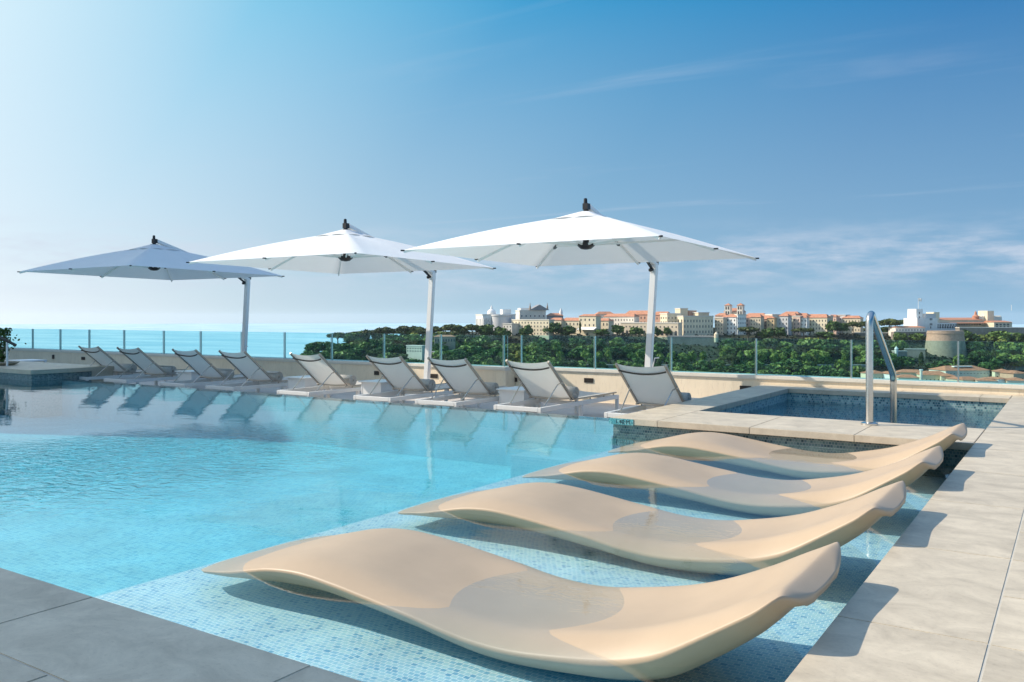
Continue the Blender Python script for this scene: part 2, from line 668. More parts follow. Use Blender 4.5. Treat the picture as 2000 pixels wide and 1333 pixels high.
M['tile_deep'] = mosaic('deep_mosaic', 'XY', [(0.0, (0.28, 0.50, 0.58)), (0.5, (0.42, 0.60, 0.64)), (1.0, (0.54, 0.68, 0.68))],
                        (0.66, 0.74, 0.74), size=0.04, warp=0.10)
M['tile_deepw'] = mosaic('deep_wall_mosaic', 'W', [(0.0, (0.36, 0.56, 0.62)), (0.5, (0.42, 0.60, 0.64)), (1.0, (0.47, 0.63, 0.66))],
                         (0.50, 0.66, 0.68), size=0.03)
M['water'] = water_mat('pool_water', (0.02, 0.875, 0.975), 0.33)
M['spawater'] = water_mat('spa_water', (0.05, 0.74, 0.92), 0.45, ripple=False, waves=2.0)
M['glass'] = glass_mat('green_glass', (0.74, 0.925, 0.935))
M['glassedge'] = simple('glass_cut_edge', (0.50, 0.72, 0.66), 0.25, 0.05)
M['white'] = simple('white_powder_coat', (0.80, 0.79, 0.77), 0.4, 0.02)
M['steel'] = simple('brushed_steel', (0.62, 0.61, 0.58), 0.24, 0.05, 30, metal=1.0)
M['postmetal'] = simple('satin_post', (0.55, 0.54, 0.50), 0.35, 0.03, metal=0.9)
M['black'] = simple('black_plastic', (0.012, 0.012, 0.014), 0.4, 0.1)
M['bronze'] = simple('dark_bronze', (0.05, 0.04, 0.032), 0.5, 0.1)
M['canopy'] = fabric('white_canopy', (0.90, 0.90, 0.895), 0.20)
M['sling'] = fabric('beige_sling', (0.86, 0.83, 0.78), 0.42)
M['rail_al'] = simple('greige_aluminium', (0.40, 0.37, 0.33), 0.35, 0.04, metal=0.6)
M['tan'] = simple('tan_resin', (0.490, 0.370, 0.252), 0.44, 0.05, 4.0, spec=0.35, bump=0.02, bscale=350)
M['towel'] = simple('grey_towel', (0.55, 0.52, 0.47), 0.95, 0.12, 60, bump=0.6, bscale=220)
M['shadewall'] = simple('hotel_render', (0.6, 0.58, 0.54), 0.8)
M['darkglass'] = simple('dark_window_glass', (0.03, 0.04, 0.05), 0.15)

WZ = -0.135        # pool water level
DK = -0.42         # terrace level
YF = 8.65          # far edge of the pool
YL, YR = 12.45, 12.75


# ------------------------------------------------------------------ pool, decks
def slab_run(mb, fixed, var, z, axis, th=0.06, gap=0.002):
    """row of slabs: fixed=(a,b) across, var=list of joints along axis"""
    for a, b in zip(var[:-1], var[1:]):
        if axis == 'Y':
            mb.box(fixed[0] + gap, fixed[1] - gap, a + gap, b - gap, z - th, z)
        else:
            mb.box(a + gap, b - gap, fixed[0] + gap, fixed[1] - gap, z - th, z)


def frange(a, b, s):
    out = []
    while a < b + 1e-6:
        out.append(a)
        a += s
    return out


mb = MB()
ys = [3.0 + 1.1 * i for i in range(-6, 9)] + [12.745]
slab_run(mb, (-0.67, -0.22), ys, 0, 'Y')
ys2 = [2.99 + 0.55 * i for i in range(-12, 18)] + [12.745]
for c in range(8):
    slab_run(mb, (-0.22 + 1.1 * c, 0.88 + 1.1 * c), [y + 0.0 for y in ys2], 0, 'Y')
xs = [-1.835 - 1.1 * i for i in range(22, -1, -1)] + [-0.67]
slab_run(mb, (1.30, 1.75), xs, 0, 'X')
xs2 = [-1.3 - 1.1 * i for i in range(22, -1, -1)] + [-0.67]
for c in range(4):
    slab_run(mb, (1.30 - 1.1 * (c + 1), 1.30 - 1.1 * c), xs2, 0, 'X')
tag(mb.build('pool_deck', M['coping'], bevel=0.0025), kind='structure')
g = MB()
g.box(-0.655, 8.7, -3.6, 12.74, -0.10, -0.0022)
g.box(-26, -0.66, -3.6, 1.735, -0.10, -0.0026)
tag(g.build('deck_bed', M['grout']), kind='structure')

# pool shell
sh = MB()
SHX = -3.80
SZ, DZ = -0.30, -0.80
sh.box(-26, -0.66, 1.4, 1.733, -1.6, -0.1)             # front wall
sh.box(-0.63, -0.2, 1.4, 12.3, -1.6, -0.1)            # right wall
sh.box(-3.86, -0.63, 7.73, 8.2, -1.6, -0.061)         # spa front wall
sh.box(-3.86, -3.5, 8.2, YF + 0.2, -1.6, -0.061)       # spa left wall beside the pool
sh.box(-26, -3.86, YF, YF + 0.07, -1.6, WZ - 0.006)    # far rim
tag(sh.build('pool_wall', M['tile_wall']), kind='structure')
fl = MB()
fl.box(SHX, -0.63, 1.733, 7.73, -0.6, SZ)
tag(fl.build('pool_shelf_floor', M['tile_floor']), kind='structure')
fl = MB()
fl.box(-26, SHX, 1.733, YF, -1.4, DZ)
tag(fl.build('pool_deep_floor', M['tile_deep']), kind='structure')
fl = MB()
fl.box(SHX - 0.02, SHX, 1.733, 7.71, DZ, SZ - 0.003)
fl.box(-3.88, -3.861, 7.71, YF, DZ, WZ - 0.05)
fl.box(-26, -3.88, YF - 0.012, YF - 0.002, DZ, WZ - 0.03)
fl.box(-5.2, -3.885, 7.9, YF - 0.015, DZ, -0.52)
tag(fl.build('pool_deep_lining', M['tile_deepw']), kind='structure')
# water body: one closed box reaching below the floors
wb = MB()
nx, ny = 1, 1
wb.box(-25.9, -0.632, 1.735, YF + 0.02, -1.5, WZ)
tag(wb.build('pool_water', M['water']), kind='structure')
# rim stones
rm = MB()
slab_run(rm, (YF + 0.07, YF + 0.12), frange(-25.9, -3.9, 1.1)[::1] + [-3.87], WZ - 0.012, 'X', th=0.28)
tag(rm.build('pool_rim', M['coping']), kind='structure')

# terrace behind
tb = MB()
for i, x in enumerate(frange(-40, -4.6, 0.6)):
    off = 0.6 if i % 2 else 0
    for y in frange(YF + 0.31 - off, 13.0, 1.2):
        y0 = max(y, YF + 0.31)
        tb.box(x + 0.002, min(x + 0.6, -3.87) - 0.002, y0 + 0.002, y + 1.2 - 0.002, DK - 0.03, DK)
tag(tb.build('terrace_paving', M['deck']), kind='structure')
tb = MB().box(-40, -3.6, 8.9, 14.0, DK - 1.0, DK - 0.004)
tag(tb.build('terrace_bed', M['grout']), kind='structure')

# raised spa
sp = MB()
slab_run(sp, (7.69, 8.76), [-3.88, -3.37, -2.47, -1.57, -0.673], 0.0, 'X', gap=0.0004)
slab_run(sp, (-3.88, -3.36), [8.76, 9.62, 10.48, 11.34, 12.18, 12.745], 0.0, 'Y', gap=0.0004)
slab_run(sp, (12.18, 12.745), [-3.36, -2.9, -1.95, -1.0, -0.673], 0.0, 'X', gap=0.0004)
spa = empty('hot_tub', (-2.1, 10.2, 0))
tag(spa, 'raised stone hot tub with mosaic basin behind the tan loungers', 'hot tub')


def at_parent(o, p):
    o.parent = p
    o.matrix_parent_inverse = Matrix.Translation(-Vector(p.location))
    return o


at_parent(sp.build('coping', [M['coping'], M['fascia']], bevel=0.004), spa)
for p in bpy.data.objects['coping'].data.polygons:
    if abs(p.normal.z) < 0.3:
        p.material_index = 1
sw = MB()
sw.box(-3.84, -3.372, 8.21, 12.7, -1.2, -0.0605)
sw.box(-3.372, -0.66, 8.21, 8.74, -1.2, -0.0605)
sw.box(-3.372, -0.66, 12.2, 12.7, -1.2, -0.0605)
sw.box(-3.372, -0.66, 8.74, 12.2, -1.3, -0.75)
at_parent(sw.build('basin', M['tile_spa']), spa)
ww = MB().box(-3.371, -0.656, 8.741, 12.199, -0.9, -0.17)
at_parent(ww.build('spa_water', M['spawater']), spa)
# step marker tile with writing on the corner of the hot tub
mk = MB().box(-3.884, -3.62, 7.684, 7.6905, -0.062, -0.003)
mkm = mosaic('teal_marker', 'W', [(0.0, (0.01, 0.12, 0.17)), (0.4, (0.02, 0.24, 0.30)), (0.7, (0.05, 0.33, 0.36)), (1.0, (0.35, 0.55, 0.55))], (0.2, 0.4, 0.4), size=0.0085)
mko = mk.build('depth_marker', mkm)
tag(mko, 'teal mosaic depth marker reading 1.40 M on hot tub corner', 'sign')
tx = bpy.data.curves.new('lettering', 'FONT')
tx.body = '1.40 M'
tx.size = 0.058
tx.extrude = 0.0006
tx.align_x = 'CENTER'
tx.materials.append(M['black'])
txc = bpy.data.objects.new('lettering_outline', tx)
COL.objects.link(txc)
bpy.context.view_layer.update()
txm = bpy.data.meshes.new_from_object(txc.evaluated_get(bpy.context.evaluated_depsgraph_get()))
bpy.data.objects.remove(txc)
txo = link('lettering', txm)
txo.parent = mko
txo.location = (-3.735, 7.6832, -0.053)
txo.rotation_euler = (R(90), 0, 0)

# handrail
hr = empty('handrail', (-1.6, 8.5, 0))
tag(hr, 'bent stainless steel handrail standing on the hot tub rim', 'handrail')
pts = [(0, 0, 0.0), (0, 0, 0.90)]
for i in range(1, 9):
    a = i / 8 * R(118)
    pts.append((0, 0.085 * (1 - math.cos(a)), 0.93 + 0.085 * math.sin(a) * 1.15))
e0 = Vector(pts[-1])
pts += [(0, 1.20, 0.42)]
for i in range(1, 6):
    a = i / 5
    pts.append((0, 1.20 + 0.06 * math.sin(a * PI / 2), 0.42 - 0.10 * a))
pts += [(0, 1.26, -0.7)]
MB().tube(pts, 0.033, 16).build('rail', M['steel'], hr, smooth=True)
MB().lathe([(0.075, 0.0), (0.075, 0.016), (0.06, 0.024), (0.034, 0.026)], n=24).build('flange', M['steel'], hr, smooth=True)

# low spa block at the far left of the pool
lb = empty('tiled_ledge', (-20, 8.9, 0))
tag(lb, 'low stone ledge with blue mosaic sides at the left end of the pool', 'ledge')
q = MB()
slab_run(q, (8.06, 9.65), [-25.5, -24, -22.4, -20.8, -19.2, -17.6, -15.5], 0.056, 'X', th=0.075)
o = at_parent(q.build('coping', [M['coping'], M['fascia']], bevel=0.004), lb)
for p in o.data.polygons:
    if abs(p.normal.z) < 0.3:
        p.material_index = 1
at_parent(MB().box(-25.4, -15.53, 8.09, 9.2, -1.4, -0.0195).build('mosaic_side', M['tile_wall']), lb)
at_parent(MB().box(-25.4, -15.515, 9.2, 9.63, -1.4, -0.0195).build('end_block', M['fascia']), lb)


# ------------------------------------------------------------------ parapet and glass balustrade
def wall_run(name, label, x0, x1, y, joints):
    e = empty(name, ((x0 + x1) / 2, y, DK))
    tag(e, label, 'wall', 'parapet walls')
    w = MB()
    js = [x0] + [j for j in joints if x0 < j < x1] + [x1]
    for a, b in zip(js[:-1], js[1:]):
        w.box(a + 0.001, b - 0.001, y, y + 0.3, DK, 0.065)
    at_parent(w.build('panel', M['wallstone']), e)
    c = MB()
    c.box(x0, x1, y - 0.028, y + 0.34, 0.085, 0.13)
    c.box(x0, x1, y - 0.012, y + 0.30, 0.0655, 0.0845)
    at_parent(c.build('coping', M['wallcap']), e)
    return e


XJ = -8.3
wall_run('parapet_wall', 'beige stone parapet behind the shaded sun loungers, left of the step in the wall', -42, XJ, YL, frange(-41, -8, 1.25))
wall_run('parapet_wall', 'sunlit beige stone parapet behind the hot tub, right of the step in the wall', XJ + 0.005, 9, YR, frange(-8.1, 9, 1.25))


def balustrade(label, posts_x, x0, x1, y):
    e = empty('glass_balustrade', ((x0 + x1) / 2, y, 0.13))
    tag(e, label, 'balustrade', 'glass balustrades on the parapet')
    allx = [x0] + sorted(posts_x) + [x1]
    for a, b in zip(allx[:-1], allx[1:]):
        if b - a < 0.06:
            continue
        gp = at_parent(MB().box(a + 0.012, b - 0.012, y - 0.006, y + 0.006, 0.1305, 0.68).build('glass_panel', [M['glass'], M['glassedge']]), e)
        for p in gp.data.polygons:
            if p.normal.z > 0.9 or abs(p.normal.x) > 0.9:
                p.material_index = 1
    for x in posts_x:
        at_parent(MB().box(x - 0.009, x + 0.009, y + 0.0075, y + 0.045, 0.1305, 0.678).build('post', M['postmetal'], bevel=0.003), e)


gy = YL + 0.10
lp = [XatY(p, gy) for p in (63, 117, 173.5, 241.5, 319, 391, 471, 555, 647, 749, 860, 983)]
p0 = lp[0]
lp = [p0 - 1.45 * i for i in range(8, 0, -1)] + lp
balustrade('greenish glass balustrade on the left wall, sea behind it', lp, -42, XJ - 0.01, gy)
gy = YR + 0.10
rp_ = [XatY(p, gy) for p in (1017, 1161, 1310, 1476, 1662, 1871)]
rp_ += [rp_[-1] + 1.4 * (i + 1) for i in range(6)]
balustrade('greenish glass balustrade on the right wall, wooded hill behind it', rp_, XJ + 0.01, 9, gy)

# vents on the wall
VENT_LAB = {1150: 'dark louvred vent in sunlit wall between the two rightmost white loungers',
            1456: 'dark louvred vent in sunlit wall at the hot tub corner',
            848: 'dark louvred vent in shaded wall right of the middle parasol pole',
            736: 'dark louvred vent in shaded wall left of the middle parasol pole',
            163: 'dark louvred vent in shaded wall beside the leftmost lounger',
            1005: 'dark louvred vent in wall at its step, half behind a lounger'}
for px, (w_, py) in {1150: (0.17, 743.5), 1456: (0.17, 759), 848: (0.17, 735), 736: (0.12, 729), 163: (0.16, 700.5), 1005: (0.12, 742)}.items():
    y = YR if px > 990 else YL
    k = (px - 1000) / FPX
    d = y / (SR * k + CR)
    X = (CR * k - SR) * d
    Z = 1 - (py - 620) / FPX * d
    v = empty('wall_vent', (X, y, Z))
    tag(v, VENT_LAB[px], 'vent', 'vents in the parapet wall')
    f = MB()
    f.box(-w_ / 2, w_ / 2, -0.012, -0.001, -0.038, -0.032)
    f.box(-w_ / 2, w_ / 2, -0.012, -0.001, 0.032, 0.038)
    f.box(-w_ / 2, -w_ / 2 + 0.008, -0.012, -0.001, -0.032, 0.032)
    f.box(w_ / 2 - 0.008, w_ / 2, -0.012, -0.001, -0.032, 0.032)
    f.build('frame', M['bronze'], v)
    f = MB()
    f.box(-w_ / 2 + 0.008, w_ / 2 - 0.008, -0.004, -0.0015, -0.032, 0.032)
    for i in range(4):
        z = -0.024 + 0.016 * i
        f.box(-w_ / 2 + 0.009, w_ / 2 - 0.009, -0.010, -0.0045, z - 0.003, z + 0.003)
    f.build('louvre', M['bronze'], v)
X = XatY(105, YL)
so = empty('socket_box', (X, YL, 1 - (697.5 - 620) / FPX * YL / (SR * (105 - 1000) / FPX + CR)))
tag(so, 'small upright dark box on the shaded wall above the ledge', 'box')
MB().box(-0.04, 0.04, -0.03, -0.001, -0.055, 0.055).build('cover', M['bronze'], so, bevel=0.005)


# ------------------------------------------------------------------ tan in-water loungers
def interp(t, ks):
    for (a, va), (b, vb) in zip(ks[:-1], ks[1:]):
        if t <= b:
            u = (t - a) / (b - a)
            return va, vb, u
    return ks[-1][1], ks[-1][1], 0


def spline(t, ks):
    """Catmull-Rom through (x,value) keys"""
    n = len(ks)
    for i in range(n - 1):
        if t <= ks[i + 1][0] or i == n - 2:
            x0, y0 = ks[i]
            x1, y1 = ks[i + 1]
            xm, ym = ks[i - 1] if i else (2 * x0 - x1, 2 * y0 - y1)
            xp, yp = ks[i + 2] if i + 2 < n else (2 * x1 - x0, 2 * y1 - y0)
            m0 = (y1 - ym) / (x1 - xm)
            m1 = (yp - y0) / (xp - x0)
            h = x1 - x0
            u = max(0, min(1, (t - x0) / h))
            return ((2 * u ** 3 - 3 * u ** 2 + 1) * y0 + (u ** 3 - 2 * u ** 2 + u) * h * m0 +
                    (-2 * u ** 3 + 3 * u ** 2) * y1 + (u ** 3 - u ** 2) * h * m1)
    return ks[-1][1]


def water_lounger_mesh():
    top = [(-3.54, -0.208), (-3.42, -0.176), (-3.28, -0.144), (-3.14, -0.106), (-2.98, -0.064), (-2.82, -0.043), (-2.62, -0.055), (-2.42, -0.086), (-2.2, -0.122), (-1.95, -0.150),
           (-1.72, -0.152), (-1.50, -0.118), (-1.25, -0.058), (-1.0, 0.042), (-0.85, 0.122), (-0.75, 0.172), (-0.66, 0.215)]
    thick = [(-3.54, 0.010), (-3.35, 0.025), (-3.1, 0.075), (-2.85, 0.125), (-2.4, 0.115), (-1.9, 0.10), (-1.2, 0.125), (-0.95, 0.12), (-0.80, 0.098), (-0.76, 0.078), (-0.735, 0.05), (-0.716, 0.022)]
    drop = [(-3.54, 0.008), (-2.85, 0.026), (-2.3, 0.040), (-1.7, 0.072), (-1.2, 0.120), (-1.0, 0.088), (-0.85, 0.050), (-0.76, 0.014), (-0.70, 0.010)]
    half = [(-3.54, 0.33), (-3.45, 0.385), (-3.25, 0.41), (-3.0, 0.415), (-0.90, 0.415), (-0.82, 0.413), (-0.775, 0.395), (-0.75, 0.355), (-0.732, 0.295), (-0.722, 0.24), (-0.716, 0.18)]
    us = [-3.54 + 2.54 * i / 60 for i in range(61)] + [-1.0 + 0.21 * i / 16 for i in range(1, 17)] + [-0.79 + 0.074 * i / 18 for i in range(1, 19)]
    NV = 24

    def zs(x, ve):
        v = ve * spline(x, half) / 0.415
        back = max(0, min(1, (x + 1.9) / 0.7))
        dish = 0.022 * max(0, min(1, (x + 2.6) / 0.4)) + 0.026 * back
        hump = max(0, 1 - abs(x + 2.85) / 0.7)
        crown = 0.022 * hump + 0.006 * (1 - back)
        hd = max(0, min(1, (x + 1.0) / 0.24))
        hd = hd * hd * (3 - 2 * hd)
        dish *= 1 - 0.72 * hd
        edge = max(0.008, spline(x, drop))
        xr = -0.752 - 0.040 * (1 - v * v)
        t = x - xr
        soft = 0.5 * (t + math.sqrt(t * t + 0.00009))        # rounded ridge, then the lip slopes away
        xe = x - soft
        return spline(xe, top) + dish * (v * v - 0.45) * 1.5 - crown * v * v - edge * max(0, (abs(ve) - 0.66) / 0.34) ** 1.8 - 0.40 * soft - 0.8 * soft * soft
    secs = []
    for x in us:
        t = spline(x, thick)
        hw = spline(x, half)
        ring = []
        for j in range(NV + 1):
            v = -1 + 2 * j / NV
            v = math.copysign(1 - (1 - abs(v)) ** 1.35, v)
            ring.append((x, v * hw, zs(x, v)))
        ze = zs(x, 1.0)
        under = min(0.17, t * 1.3)
        wb = hw - under
        lip = min(0.014, t * 0.3)
        ring.append((x, hw - 0.006, ze - lip))
        ring.append((x, hw - under * 0.5, ze - lip - (t - lip) * 0.55))
        for j in range(7):
            v = 1 - 2 * j / 6
            zb = min(zs(x, v * 0.95) - min(t, 0.035), ze - t + 0.012 * v * v) if x > -2.0 else zs(x, v * 0.95) - t
            ring.append((x, v * wb, zb))
        ring.append((x, -(hw - under * 0.5), ze - lip - (t - lip) * 0.55))
        ring.append((x, -(hw - 0.006), ze - lip))
        secs.append(ring)
    nr = len(secs[0])
    vs = [p for s in secs for p in s]
    fs = []
    for i in range(len(secs) - 1):
        for j in range(nr):
            j2 = (j + 1) % nr
            fs.append((i * nr + j, (i + 1) * nr + j, (i + 1) * nr + j2, i * nr + j2))
    fs.append(tuple(range(nr)))
    fs.append(tuple((len(secs) - 1) * nr + j for j in range(nr - 1, -1, -1)))
    mb = MB()
    mb.add(vs, fs)
    me = mb.mesh('water_lounger', M['tan'], smooth=True)
    bm = bmesh.new()
    bm.from_mesh(me)
    bmesh.ops.recalc_face_normals(bm, faces=bm.faces)
    for e in bm.edges:
        e.smooth = True
    bm.to_mesh(me)
    bm.free()
    return me


wl = water_lounger_mesh()
WL_LAB = ['large wave shaped tan lounger nearest the camera in the shallow water',
          'wave shaped tan in-pool lounger second from the camera, glossy wet seat',
          'wave shaped tan in-pool lounger third from the camera',
          'wave shaped tan in-pool lounger right in front of the hot tub']
for i in range(4):
    o = link('pool_lounger', wl)
    o.location = (0.022, 2.965 + 1.433 * i, 0.006)
    tag(o, WL_LAB[i], 'pool lounger', 'tan loungers in the shallow water')


# ------------------------------------------------------------------ white sun loungers on the terrace
def make_sun_lounger():
    r = empty('sun_lounger', (0, 0, DK))
    Wd, Y0, Y1, zt = 0.33, 0.0, 2.15, 0.31
    f = MB()
    for s in (-1, 1):
        f.box(s * Wd - 0.022, s * Wd + 0.022, Y0, Y1, zt - 0.055, zt)
    f.box(-Wd + 0.0221, Wd - 0.0221, Y0, Y0 + 0.045, zt - 0.055, zt - 0.001)
    f.box(-Wd + 0.0221, Wd - 0.0221, Y1 - 0.045, Y1, zt - 0.055, zt - 0.001)
    f.box(-Wd + 0.0221, Wd - 0.0221, 1.05, 1.09, zt - 0.05, zt - 0.01)
    f.build('frame', M['white'], r, bevel=0.004)
    for s in (-1, 1):
        for y in (Y0 + 0.025, Y1 - 0.025, 1.05):
            MB().box(s * Wd - 0.0215, s * Wd + 0.0215, y - 0.024, y + 0.024, 0, zt - 0.0555).build('leg', M['white'], r, bevel=0.003)
    # seat sling, sagging slightly
    n = 12
    mb = MB()
    vs, fs = [], []
    for i in range(n + 1):
        y = 0.82 + (Y1 - 0.03 - 0.82) * i / n
        for j in range(7):
            u = -1 + j / 3
            vs.append((u * (Wd - 0.03), y, zt + 0.035 - 0.018 * (1 - u * u)))
    for i in range(n):
        for j in range(6):
            a = i * 7 + j
            fs.append((a, a + 1, a + 8, a + 7))
    mb.add(vs, fs)
    mb.build('seat_sling', M['sling'], r, smooth=True)
    s_ = MB()
    for s in (-1, 1):
        s_.box(s * (Wd - 0.018) - 0.012, s * (Wd - 0.018) + 0.012, 0.80, Y1 - 0.02, zt + 0.024, zt + 0.042)
        for y in (0.95, 1.35, 1.75, 2.05):
            s_.box(s * (Wd - 0.018) - 0.006, s * (Wd - 0.018) + 0.006, y - 0.01, y + 0.01, zt, zt + 0.0239)
    s_.build('seat_rail', M['rail_al'], r)
    # backrest: hinge (y .84, z .345) up to (y .26, z .85)
    h = Vector((0, 0.86, 0.345))
    t = Vector((0, 0.24, 0.865))
    ax = (t - h)
    nrm = Vector((0, ax.z, -ax.y)).normalized()     # towards the front side
    mb = MB()
    vs, fs = [], []
    for i in range(n + 1):
        u = i / n
        for j in range(9):
            w = -1 + j / 4
            p = h + ax * u + nrm * (-0.022 * (1 - w * w) * 1.0)
            x = w * (Wd - 0.028)
            if i == n:
                p = p + ax * (-0.022 * (1 - w * w))
            vs.append((x, p.y, p.z))
    for i in range(n):
        for j in range(8):
            a = i * 9 + j
            fs.append((a, a + 9, a + 10, a + 1))
    mb.add(vs, fs)
    b = mb.build('backrest', M['sling'], r, smooth=True)
    for s in (-1, 1):
        MB().bar(h + Vector((s * (Wd - 0.016), 0, 0)), t + Vector((s * (Wd - 0.016), 0, 0)), 0.026, 0.03, up=nrm).build('back_rail', M['rail_al'], b)
    pts = []
    for i in range(13):
        w = -1 + i / 6
        p = h + ax * (0.90 - 0.075 * (1 - w * w)) - nrm * 0.034
        pts.append((w * (Wd - 0.03), p.y, p.z))
    MB().tube(pts, 0.0105, 8).build('crossbar', M['bronze'], b, smooth=True)
    pts = []
    for i in range(9):
        w = -1 + i / 4
        p = h + ax * (0.05 + 0.03 * (w * w)) - nrm * 0.03
        pts.append((w * (Wd - 0.03), p.y, p.z))
    MB().tube(pts, 0.010, 8).build('lower_bar', M['rail_al'], b, smooth=True)
    for s in (-1, 1):
        m = h + ax * 0.46
        MB().tube([(s * (Wd - 0.01), m.y, m.z), (s * (Wd - 0.055), m.y - 0.035, m.z - 0.025), (s * (Wd - 0.075), 0.24, zt - 0.0)], 0.008, 8).build('strut', M['steel'], r, smooth=True)
        MB().lathe([(0.015, -0.012), (0.015, 0.012)], n=10).build('knuckle', M['steel'], r).location = (s * (Wd - 0.012), m.y, m.z)
    return r


SL_PX = [171, 247.5, 358, 451.5, 594, 747.5, 871, 1028.5, 1250]
SL_LAB = ['leftmost white framed sun lounger, just right of the tiled ledge, sling in shade',
          'white framed sun lounger second from the left end of the terrace row',
          'white framed sun lounger third from left, side table at its left',
          'white framed sun lounger left of the shaded parasol pole, fourth from the left',
          'white framed sun lounger between two white side tables, right of the shaded parasol',
          'white framed sun lounger just left of the middle parasol pole',
          'white framed sun lounger just right of the middle parasol pole',
          'white framed sun lounger with sunlit foot end, left of the hot tub',
          'sunlit white sun lounger half hidden by the hot tub rim']
proto = make_sun_lounger()
SLX = [XatY(p, 9.19) for p in SL_PX]


def towel_mesh(n=3.2, ln=0.50, rr=0.078):
    mb = MB()
    vs, fs = [], []
    st = 56
    for k in range(st + 1):
        a = 2 * PI * n * k / st
        r = 0.012 + (rr - 0.012) * k / st
        vs.append((-ln / 2, r * math.cos(a), r * math.sin(a)))
        vs.append((ln / 2, r * math.cos(a), r * math.sin(a)))
    for k in range(st):
        fs.append((2 * k, 2 * k + 1, 2 * k + 3, 2 * k + 2))
    mb.add(vs, fs)
    me = mb.mesh('rolled_towel', M['towel'], smooth=True)
    bm = bmesh.new()
    bm.from_mesh(me)
    r = bmesh.ops.solidify(bm, geom=bm.faces[:], thickness=0.015)
    for f in bm.faces:
        f.smooth = True
    bm.to_mesh(me)
    bm.free()
    return me


tw = towel_mesh()
ORD = ['leftmost', 'second', 'third', 'fourth', 'fifth', 'sixth', 'seventh', 'eighth', 'rightmost']
for i, x in enumerate(SLX):
    o = proto if i == 0 else dup(proto)
    o.location = (x, 8.96, DK)
    tag(o, SL_LAB[i], 'sun lounger', 'white sun loungers in a row on the terrace')
    t = link('rolled_towel', tw)
    t.location = (x + 0.06, 8.96 + 0.965, DK + 0.335 + 0.082)
    t.rotation_euler = (0.4 * i, 0, 0)
    tag(t, 'rolled grey towel behind the backrest of the %s sun lounger from the left' % ORD[i] if i not in (0, 8) else
        'rolled grey towel behind the backrest of the %s sun lounger' % ORD[i], 'towel', 'rolled towels on the sun loungers')


def make_side_table():
    r = empty('side_table', (0, 0, DK))
    MB().box(-0.23, 0.23, -0.25, 0.25, 0.42, 0.437).build('table_top', M['white'], r, bevel=0.003)
    for s in (-1, 1):
        MB().box(s * 0.19 - 0.01, s * 0.19 + 0.01, -0.21, 0.21, 0, 0.4195).build('side_panel', M['white'], r)
    MB().box(-0.1795, 0.1795, -0.205, -0.19, 0.0, 0.4195).build('front_panel', M['white'], r)
    return r


pt = make_side_table()
tl = [((SLX[1] + SLX[2]) / 2, 'white side table between the second and third loungers from left'),
      ((SLX[3] + SLX[4]) / 2, 'white side table beside the shaded parasol pole'),
      ((SLX[4] + SLX[5]) / 2, 'white side table left of the lounger by the middle parasol pole'),
      ((SLX[6] + SLX[7]) / 2, 'white side table at the step in the wall, partly sunlit')]
for i, (x, lab) in enumerate(tl):
    o = pt if i == 0 else dup(pt)
    o.location = (x + 0.02, 10.0, DK)
    tag(o, lab, 'side table', 'white side tables between the loungers')


